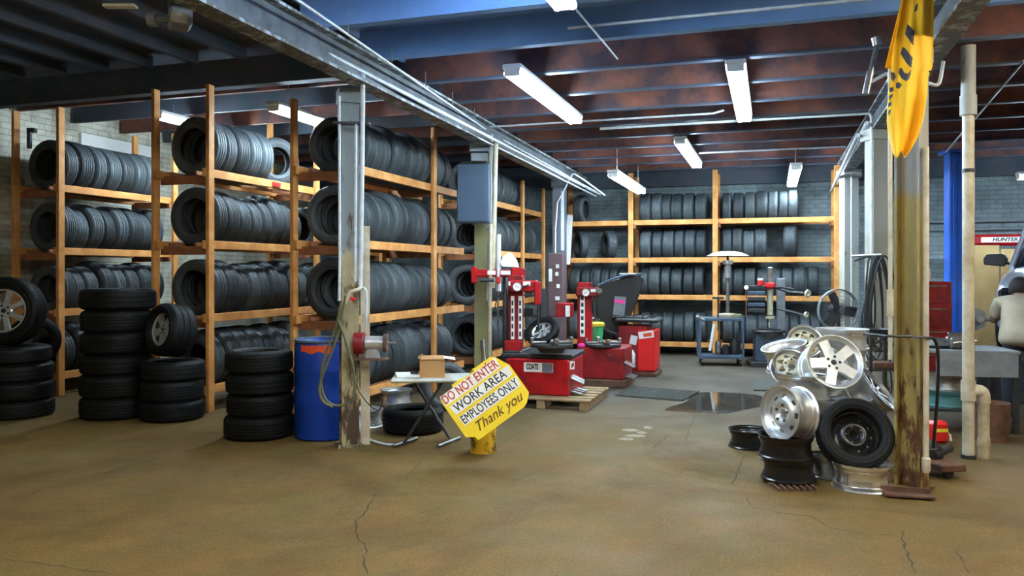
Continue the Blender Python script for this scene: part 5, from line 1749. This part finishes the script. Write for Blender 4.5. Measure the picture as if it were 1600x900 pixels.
PV = EMP('standpipe', G(1513, 720), 'tall cream standpipe with a side branch, nearest of the right bay', 'pipe')
q = G(1513, 716)
OBJ('pipe', MB().cyl(q + UP * .02, (q.x, q.y, 2.85), .044, n=24), M['pvc'], PV)
OBJ('upper_pipe', MB().cyl((q.x, q.y, 2.80), (q.x, q.y, 3.32), .054, n=24).cyl((q.x, q.y, 2.76), (q.x, q.y, 2.92), .062, n=24), M['col_pale'], PV)
OBJ('foot_ring', MB().cyl(q, q + UP * .03, .055, n=24), M['dark'], PV)
tz_ = .545
OBJ('tee', MB().cyl((q.x, q.y, tz_ - .08), (q.x, q.y, tz_ + .08), .054, n=24).tube([Vector((q.x, q.y, tz_)), Vector((q.x, q.y, tz_)) + CAMR * .09, Vector((q.x, q.y, tz_)) + CAMR * .12 - UP * .02, Vector((q.x, q.y, tz_)) + CAMR * .125 - UP * .10], .050, 16, 2), M['pvc'], PV)
q2 = q + CAMR * .125
OBJ('branch', MB().cyl((q2.x, q2.y, .0), (q2.x, q2.y, tz_ - .06), .042, n=20).cyl((q2.x, q2.y, .10), (q2.x, q2.y, .16), .048, n=20), M['pvc'], PV)
OBJ('band', MB().cyl((q.x, q.y, 2.30), (q.x, q.y, 2.33), .048, n=20), M['cable'], PV)

# workbench with a steel front
wb = W(1506, 590, 7.55)
wx, wy = wb.x, wb.y
WB = EMP('workbench', (wx, wy, 0), 'grey steel workbench behind the cream standpipe', 'workbench')
RW = RZ(YAW * .4)
o3 = lambda a, b_, z: Vector((wx, wy, 0)) + RW @ Vector((a, b_, z))
OBJ('top', MB().box(o3(.0, .15, .755), (.86, .62, .03), RW, .004), M['grey'], WB)
OBJ('front_panel', MB().box(o3(.06, -.15, .635), (.70, .02, .22), RW, .004), M['grey'], WB)
for sx in (-1, 1):
    for sy in (-.12, .42):
        OBJ('leg', MB().box(o3(sx * .40, sy, .37), (.045, .045, .74), RW), M['dark'], WB, smooth=0)
OBJ('lower_shelf', MB().box(o3(0, .15, .20), (.80, .52, .025), RW), M['dark'], WB, smooth=0)
for k in range(2):
    rim(.195, .15, 'steel', 'teal' if k == 0 else 'alloy_dirt_shade', 'wheel rim %s under the grey workbench' % ('painted teal' if k == 0 else 'in grey metal lying on the teal one'), group='rims under the workbench', rot=(0, 0, k), loc=o3(-.10, .14, .29 + .152 * k))
OBJ('scrap_bin', MB().lathe([(0, 0), (.13, 0), (.15, .34), (.14, .34), (.125, .02), (0, .02)], 28, Matrix.Translation(G(1549, 688))), M['rust'], label='rusty brown bin on the floor right of the cream branch pipe', cat='bin')
OBJ('rag_pile', MB().lathe([(0, 0), (.12, .0), (.15, .03), (.12, .08), (0, .10)], 18, Matrix.Translation(o3(-.20, .1, .77))), M['dark'], label='dark heap of rags at the left end of the workbench', cat='rags')
VS = EMP('bench_vise', o3(-.08, .0, .77), 'grey bench vise on the workbench left of the standpipe', 'vise')
OBJ('jaws', MB().box(o3(-.08, .0, .83), (.12, .16, .10), RW, .012).box(o3(-.08, -.04, .90), (.15, .03, .06), RW, .006), M['steel'], VS)
OBJ('screw', MB().cyl(o3(-.08, -.24, .84), o3(-.08, -.05, .84), .014, n=12), M['steel'], VS)
OBJ('handle', MB().cyl(o3(-.17, -.23, .845), o3(.03, -.23, .87), .008, n=8), M['steel'], VS)
OBJ('base', MB().cyl(o3(-.08, 0, .771), o3(-.08, 0, .80), .07, n=20), M['dark'], VS)
HXB = EMP('alignment_head', W(1530, 500, 7.5), 'grey faceted plate with a bright knob right of the standpipe', 'tool')
OBJ('plate', MB().prism([(-.07, -.09), (-.02, -.11), (.05, -.08), (.08, 0), (.05, .07), (-.02, .10), (-.07, .09)], -.012, .012, face_mx(W(1529, 498, 7.5), CAMR, UP)), M['grey'], HXB, smooth=0)
OBJ('knob', MB().cyl(W(1532, 499, 7.48), W(1532, 499, 7.40), .030, n=18), M['steel'], HXB)
OBJ('arm', MB().tube([W(1536, 500, 7.5), W(1548, 500, 7.5)], .016, 10), M['steel'], HXB)
OBJ('stem', MB().cyl(W(1521, 515, 7.52), W(1521, 553, 7.52), .013, n=10), M['steel'], HXB)
TC = EMP('tool_chest', W(1452, 520, 9.0), 'tall red tool chest seen between the mustard column and the blue post', 'chest')
q = W(1452, 480, 9.2)
OBJ('case', MB().box((q.x, q.y, .70), (.34, .40, 1.38), RZ(.2), .012), M['red_dark'], TC)
for k in range(5):
    dr = OBJ('drawer', MB().box(Vector((q.x, q.y, .22 + k * .26)) + RZ(.2) @ Vector((0, -.206, 0)), (.30, .012, .23), RZ(.2), .004), M['red_dark'], TC)
    OBJ('drawer_pull', MB().box(Vector((q.x, q.y, .30 + k * .26)) + RZ(.2) @ Vector((0, -.218, 0)), (.20, .012, .015), RZ(.2)), M['steel'], dr, smooth=0)
OBJ('spray_bottle', MB().lathe([(0, 0), (.035, 0), (.035, .13), (.012, .16), (.012, .19), (0, .19)], 18, Matrix.Translation((q.x - .02, q.y, 1.395))), M['sign_white'], label='white bottle standing on the red tool chest', cat='bottle')

# blue lift post, red alignment beam, plywood
LP = EMP('lift_post', W(1494, 525, 10.5), 'tall bright blue car lift post', 'lift')
q = W(1494, 300, 10.5)
RL = RZ(YAW * .3)
OBJ('post', MB().box((q.x, q.y, 1.53), (.235, .24, 3.06), RL, .012), M['blue_lift'], LP)
OBJ('edge_rib', MB().box(Vector((q.x, q.y, 1.53)) + RL @ Vector((-.05, -.126, 0)), (.045, .02, 3.04), RL, .004), M['blue_lift'], LP)
OBJ('head_plate', MB().box((q.x, q.y, 3.08), (.36, .34, .04), RL, .006), M['blue_lift'], LP)
OBJ('foot_plate', MB().box((q.x, q.y, .015), (.40, .40, .03), RL, .004), M['blue_lift'], LP)
a_, b_ = W(1484, 376, 12.8), W(1484, 376, 12.8) + Vector((2.1, .05, 0))
AL = EMP('alignment_beam', ((a_.x + b_.x) / 2, (a_.y + b_.y) / 2, 0), 'red wheel alignment gantry with white lettered strip on the right', 'gantry')
ang2 = math.atan2((b_ - a_).y, (b_ - a_).x)
OBJ('crossbeam', MB().box((a_ + b_) / 2, ((b_ - a_).length, .14, .18), RZ(ang2), .04), M['red'], AL)
sd = (b_ - a_).normalized()
fr = Vector((sd.y, -sd.x, 0))
cc = a_ + sd * 1.24 + fr * .073 + UP * .005
OBJ('white_strip', MB().box(cc, (1.62, .006, .082), RZ(ang2)), M['sign_white'], AL, smooth=0)
ws = AL.children[-1]
TEXT('lettering', 'HUNTER', .078, M['sign_black'], AL, face_mx(W(1555, 376.5, 11.2).lerp(W(1555, 376.5, 11.2), 0) * 0 + a_ + sd * .76 + fr * .079 + UP * .005, sd, UP), .001, .25, 1.15, 1.0, .003)
pz = a_ + sd * .90
OBJ('upright', MB().box((pz.x, pz.y + .0, .93), (.17, .16, 1.86), RZ(ang2), .01), M['red_bright'], AL)
OBJ('upright_foot', MB().box((pz.x, pz.y, .02), (.3, .2, .04), RZ(ang2), .01), M['red'], AL)
q = W(1537, 450, 12.45)
OBJ('plywood_sheet', MB().box((q.x, q.y, .96), (.46, .02, 1.92), RZ(.25)), M['ply'], label='tan plywood sheet standing behind the standpipe, left of the red upright', cat='board', smooth=0)
OBJ('plywood_sheet', MB().box((q.x + .34, q.y + .06, .93), (.20, .02, 1.86), RZ(.2)), M['ply'], label='narrow tan plywood sheet right beside the wider one', cat='board', smooth=0)

# cables hung on the pale column, dark stand behind the pile
cq = W(1365, 400, 8.50)
for k in range(9):
    w_ = .05 + .012 * k
    h_ = .42 + .035 * (k % 4) + .01 * k
    off = CAMR * (.012 * ((k * 5) % 7 - 3)) - CAMF * (.024 * k)
    pts = []
    for i in range(25):
        t = 2 * PI * i / 24
        pts.append(cq + off + CAMR * (math.sin(t) * w_ * (1 - .35 * math.cos(t))) + UP * (-h_ + h_ * math.cos(t)) - CAMF * .004 * math.sin(3 * t))
    OBJ('cable_coil', MB().tube(pts, .0095, 8), M['cable'], label='black cable loop, %s of the bunch hanging on the pale column' % (['innermost', 'second', 'third', 'fourth', 'fifth', 'sixth', 'seventh', 'eighth', 'outermost'][k]), cat='cable', group='cables on the pale column')
OBJ('cable_hook', MB().cyl(cq + UP * .01 - CAMF * .20, cq + UP * .01 + CAMF * .55, .012, n=10), M['steel'], label='steel hook carrying the black cables', cat='hook')
for k, pts in enumerate(([(1352, 470), (1345, 500), (1352, 530), (1349, 560)], [(1385, 440), (1392, 500), (1389, 560), (1395, 610), (1386, 625), (1379, 600), (1383, 540)], [(1335, 408), (1350, 402), (1368, 400)])):
    pipe('cable', [W(u, v, 8.55 - .7 * (k == 1) * 0) for u, v in pts], .009, 'cable', ['black cable end trailing left of the hanging bunch', 'black cable hanging lowest beside the mustard column', 'thin cable reaching left from the hook'][k], 'cable', smooth=2)
ST = EMP('steel_stand', G(1375, 690), 'dark welded steel stand between the rim pile and the mustard column', 'stand')
q = W(1372, 525, 7.3)
for k, z in enumerate((.92, .62, .30)):
    OBJ('shelf', MB().box((q.x, q.y, z), (.30, .34, .02), RZ(YAW)), M['dark'], ST, smooth=0)
for sx in (-1, 1):
    for sy in (-1, 1):
        OBJ('leg', MB().box(Vector((q.x, q.y, .47)) + RZ(YAW) @ Vector((sx * .14, sy * .16, 0)), (.025, .025, .94), RZ(YAW)), M['dark'], ST, smooth=0)
OBJ('slotted_block', MB().box((q.x + .02, q.y - .02, .655), (.20, .18, .05), RZ(YAW), .006), M['rust'], label='rusty slotted block on the dark steel stand', cat='block')
OBJ('oil_pan', MB().lathe([(0, 0), (.10, 0), (.13, .05), (.12, .05), (.095, .012), (0, .012)], 28, Matrix.Translation((q.x, q.y, .931))), M['dark'], label='dark shallow pan on top of the steel stand', cat='pan')

# ================================================================ CAR
hd = (CAMR * -.63 + CAMF * -.78).normalized()      # the way it faces
sdv = (CAMR * .78 - CAMF * .63).normalized()       # across, away from the post
side0 = W(1558, 470, 9.15)
side0.z = 0
org = side0 + sdv * .90
CARM = Matrix((sdv, -hd, UP)).transposed().to_4x4()
CARM.translation = org + UP * .52 - CAMR * .10
CAR = EMP('car', org, 'silver car on ramps at the right edge, behind the bending man', 'car')


def loft(secs, n=20, p=3.2):
    vs, fs = [], []
    for (s, z0, z1, hw_, e) in secs:
        for i in range(n):
            t = 2 * PI * i / n
            c, q_ = math.cos(t), math.sin(t)
            x = hw_ * math.copysign(abs(c) ** (2 / e), c)
            z = (z0 + z1) / 2 + (z1 - z0) / 2 * math.copysign(abs(q_) ** (2 / e), q_)
            vs.append((x, s, z))
    m_ = len(secs)
    for k in range(m_ - 1):
        for i in range(n):
            fs.append((k * n + i, k * n + (i + 1) % n, (k + 1) * n + (i + 1) % n, (k + 1) * n + i))
    fs += [tuple(range(n))[::-1], tuple(range((m_ - 1) * n, m_ * n))]
    return MB().add(vs, fs, CARM)


OBJ('body', loft([(0, .40, .72, .60, 4), (.06, .28, .84, .76, 4), (.25, .22, .93, .86, 5), (.9, .22, 1.03, .90, 6), (1.15, .22, 1.07, .90, 6), (3.6, .22, 1.08, .90, 6), (4.2, .26, 1.02, .88, 5), (4.4, .36, .92, .78, 4)], 28), M['car'], CAR, smooth=40)
OBJ('cabin_glass', loft([(1.05, .98, 1.06, .78, 4), (1.45, .98, 1.36, .75, 4), (1.85, .98, 1.57, .70, 4), (3.5, .98, 1.58, .70, 4), (4.05, .98, 1.2, .72, 4)], 28), M['glass'], CAR, smooth=40)
OBJ('roof', loft([(1.80, 1.54, 1.60, .69, 3), (2.2, 1.55, 1.645, .69, 3), (3.3, 1.55, 1.64, .69, 3), (3.6, 1.53, 1.58, .66, 3)], 28), M['car'], CAR, smooth=40)
for sx in (-1, 1):
    OBJ('pillar', MB().tube([CARM @ Vector((sx * .80, 1.02, 1.03)), CARM @ Vector((sx * .72, 1.85, 1.58))], .035, 8), M['car'], CAR)
    mr_ = OBJ('mirror', MB().prism([(-.13, -.06), (.09, -.08), (.13, .0), (.09, .08), (-.10, .075), (-.14, .02)], -.05, .05, CARM @ Matrix.Translation((sx * .98, 1.18, 1.13)) @ Matrix.Rotation(PI / 2, 4, 'X')), M['black'], CAR, bevel=.015)
    OBJ('mirror_stalk', MB().cyl(CARM @ Vector((sx * .82, 1.2, 1.08)), CARM @ Vector((sx * .96, 1.18, 1.12)), .02, n=10), M['black'], mr_)
    OBJ('headlamp', MB().box(CARM @ Vector((sx * .66, .07, .72)), (.30, .14, .16), CARM.to_3x3(), .04), M['glass'], CAR)
    OBJ('door_handle', MB().box(CARM @ Vector((sx * .905, 2.2, .92)), (.03, .20, .03), CARM.to_3x3(), .008), M['chrome'], CAR)
    for ys in (.85, 3.55):
        mx_ = CARM @ Matrix.Translation((sx * .80, ys, .33)) @ Matrix.Rotation(PI / 2 * sx, 4, 'Y')
        me = TD[0]
        w_ = bpy.data.objects.new('tire', me)
        COL.objects.link(w_)
        w_.parent = CAR
        w_.matrix_local = Matrix.Translation(-CAR.location) @ mx_
        WL[w_.name] = WL[CAR.name]
        OBJ('hub_cap', MB().lathe([(0, .085), (.05, .09), (.19, .07), (.20, .06), (0, .05)], 32, mx_), M['alloy'], CAR)
for sx in (-1, 1):
    c_r = CARM @ Vector((sx * .80, 1.9, 0))
    OBJ('ramp', MB().box((c_r.x, c_r.y, .25), (.48, 3.6, .50), CARM.to_3x3(), .01), M['dark'], label='steel ramp under the %s wheels of the silver car' % ('near' if sx < 0 else 'far'), cat='ramp', smooth=0)


# ================================================================ PERSON
def skinned(name, V, E, m, parent, sub=2, label=None, cat=None):
    """V: list of (point, radius or (rx, ry))"""
    off = WL[parent.name] if parent else V[0][0]
    me = bpy.data.meshes.new(name)
    me.from_pydata([tuple(Vector(p) - off) for p, r in V], E, [])
    me.materials.append(m)
    o = bpy.data.objects.new(name, me)
    COL.objects.link(o)
    if parent:
        o.parent = parent
    else:
        o.location = off
    WL[o.name] = off
    md = o.modifiers.new('skin', 'SKIN')
    md.use_smooth_shade = True
    sk = me.skin_vertices[0].data if me.skin_vertices else None
    if sk is None:
        me.attributes
    for i, (p, r) in enumerate(V):
        rr = r if isinstance(r, tuple) else (r, r)
        me.skin_vertices[0].data[i].radius = rr
        me.skin_vertices[0].data[i].use_root = (i == 0)
    sb = o.modifiers.new('sub', 'SUBSURF')
    sb.levels = sub
    sb.render_levels = sub
    return tag(o, label, cat)


def ensure_skin():
    pass


pd = 8.12
fw = (CAMF * .86 + CAMR * .50).normalized()      # where he faces
lf = Vector((-fw.y, fw.x, 0))                     # his left
base = G(1597, 652)
base.z = 0


def B_(a, f, z):
    return base + lf * a + fw * f + UP * z


PV_ = [(B_(0, 0, .86), (.155, .12)), (B_(0, .08, .97), (.145, .115)), (B_(0, .22, 1.09), (.16, .12)), (B_(0, .35, 1.18), (.14, .10)), (B_(0, .43, 1.22), .058), (B_(0, .49, 1.26), .085), (B_(0, .535, 1.295), (.088, .10)), (B_(0, .56, 1.34), .070),
       (B_(.09, .0, .84), .098), (B_(.11, .02, .48), .066), (B_(.115, -.03, .10), .044), (B_(.12, .08, .045), .040), (B_(.125, .15, .030), .030),
       (B_(-.09, .0, .84), .098), (B_(-.13, .08, .48), .066), (B_(-.15, .02, .10), .044), (B_(-.16, .13, .045), .040), (B_(-.165, .20, .030), .030),
       (B_(.19, .35, 1.15), .068), (B_(.25, .47, .96), .045), (B_(.17, .67, 1.03), .033), (B_(.16, .73, 1.06), (.020, .036)),
       (B_(-.19, .35, 1.15), .068), (B_(-.25, .47, .96), .045), (B_(-.17, .67, 1.03), .033), (B_(-.16, .73, 1.06), (.020, .036))]
PE = [(0, 1), (1, 2), (2, 3), (3, 4), (4, 5), (5, 6), (6, 7), (0, 8), (8, 9), (9, 10), (10, 11), (11, 12), (0, 13), (13, 14), (14, 15), (15, 16), (16, 17),
      (3, 18), (18, 19), (19, 20), (20, 21), (3, 22), (22, 23), (23, 24), (24, 25)]
# fingers, each a chain from the palm
for s, w0 in ((1, 21), (-1, 25)):
    for k in range(4):
        a0 = (.135 + .018 * k) * s
        i0 = len(PV_)
        L_ = (.026, .030, .028, .022)[k]
        PV_ += [(B_(a0, .775, 1.06), .0095), (B_(a0, .775 + L_, 1.050), .0085), (B_(a0, .782 + L_ * 1.4, 1.028), .0075)]
        PE += [(w0, i0), (i0, i0 + 1), (i0 + 1, i0 + 2)]
    i0 = len(PV_)
    PV_ += [(B_(.125 * s, .72, 1.045), .011), (B_(.110 * s, .75, 1.035), .009)]
    PE += [(w0 - 1, i0), (i0, i0 + 1)]
PER = skinned('person', PV_, PE, M['skin'], None, 2, 'person in tan shirt and dark trousers bending over beside the silver car', 'person')
sh = [(B_(0, -.02, .70), .235), (B_(0, .0, .84), .235), (B_(0, .08, .97), .20), (B_(0, .22, 1.09), (.20, .155)), (B_(0, .35, 1.18), (.175, .13)), (B_(0, .40, 1.205), .075),
      (B_(.19, .35, 1.15), .092), (B_(.235, .44, 1.00), .072), (B_(-.19, .35, 1.15), .092), (B_(-.235, .44, 1.00), .072)]
skinned('shirt', sh, [(0, 1), (1, 2), (2, 3), (3, 4), (4, 5), (4, 6), (6, 7), (4, 8), (8, 9)], M['shirt'], PER)
tr = [(B_(0, .02, .84), .125), (B_(.085, .0, .80), .100), (B_(.11, .02, .48), .088), (B_(.115, -.03, .07), .068), (B_(-.085, .0, .80), .100), (B_(-.13, .08, .48), .088), (B_(-.15, .02, .07), .068)]
skinned('trousers', tr, [(0, 1), (1, 2), (2, 3), (0, 4), (4, 5), (5, 6)], M['pants'], PER)
for s, ax, ay in ((1, .118, -.03), (-1, -.155, .02)):
    skinned('boot', [(B_(ax, ay, .055), .052), (B_(ax + .004 * s, ay + .09, .050), .048), (B_(ax + .008 * s, ay + .18, .042), .040), (B_(ax, ay - .05, .05), .045)], [(0, 1), (1, 2), (0, 3)], M['shoe'], PER)
hdp = B_(0, .535, 1.315)
OBJ('hair', MB().lathe([(.106 * math.sin(t * PI / 20), .122 * math.cos(t * PI / 20)) for t in range(0, 21)], 28, Matrix.Translation(hdp - fw * .022 + UP * .018)), M['hair'], PER, smooth=60)
for s in (-1, 1):
    OBJ('ear', MB().lathe([(0, -.008), (.02, -.006), (.024, 0), (.02, .006), (0, .008)], 16, face_mx(hdp + lf * s * .095 - UP * .01, fw, UP)), M['skin'], PER)
OBJ('nose', MB().cyl(hdp + fw * .095 - UP * .035, hdp + fw * .118 - UP * .05, .012, .016, n=12), M['skin'], PER)
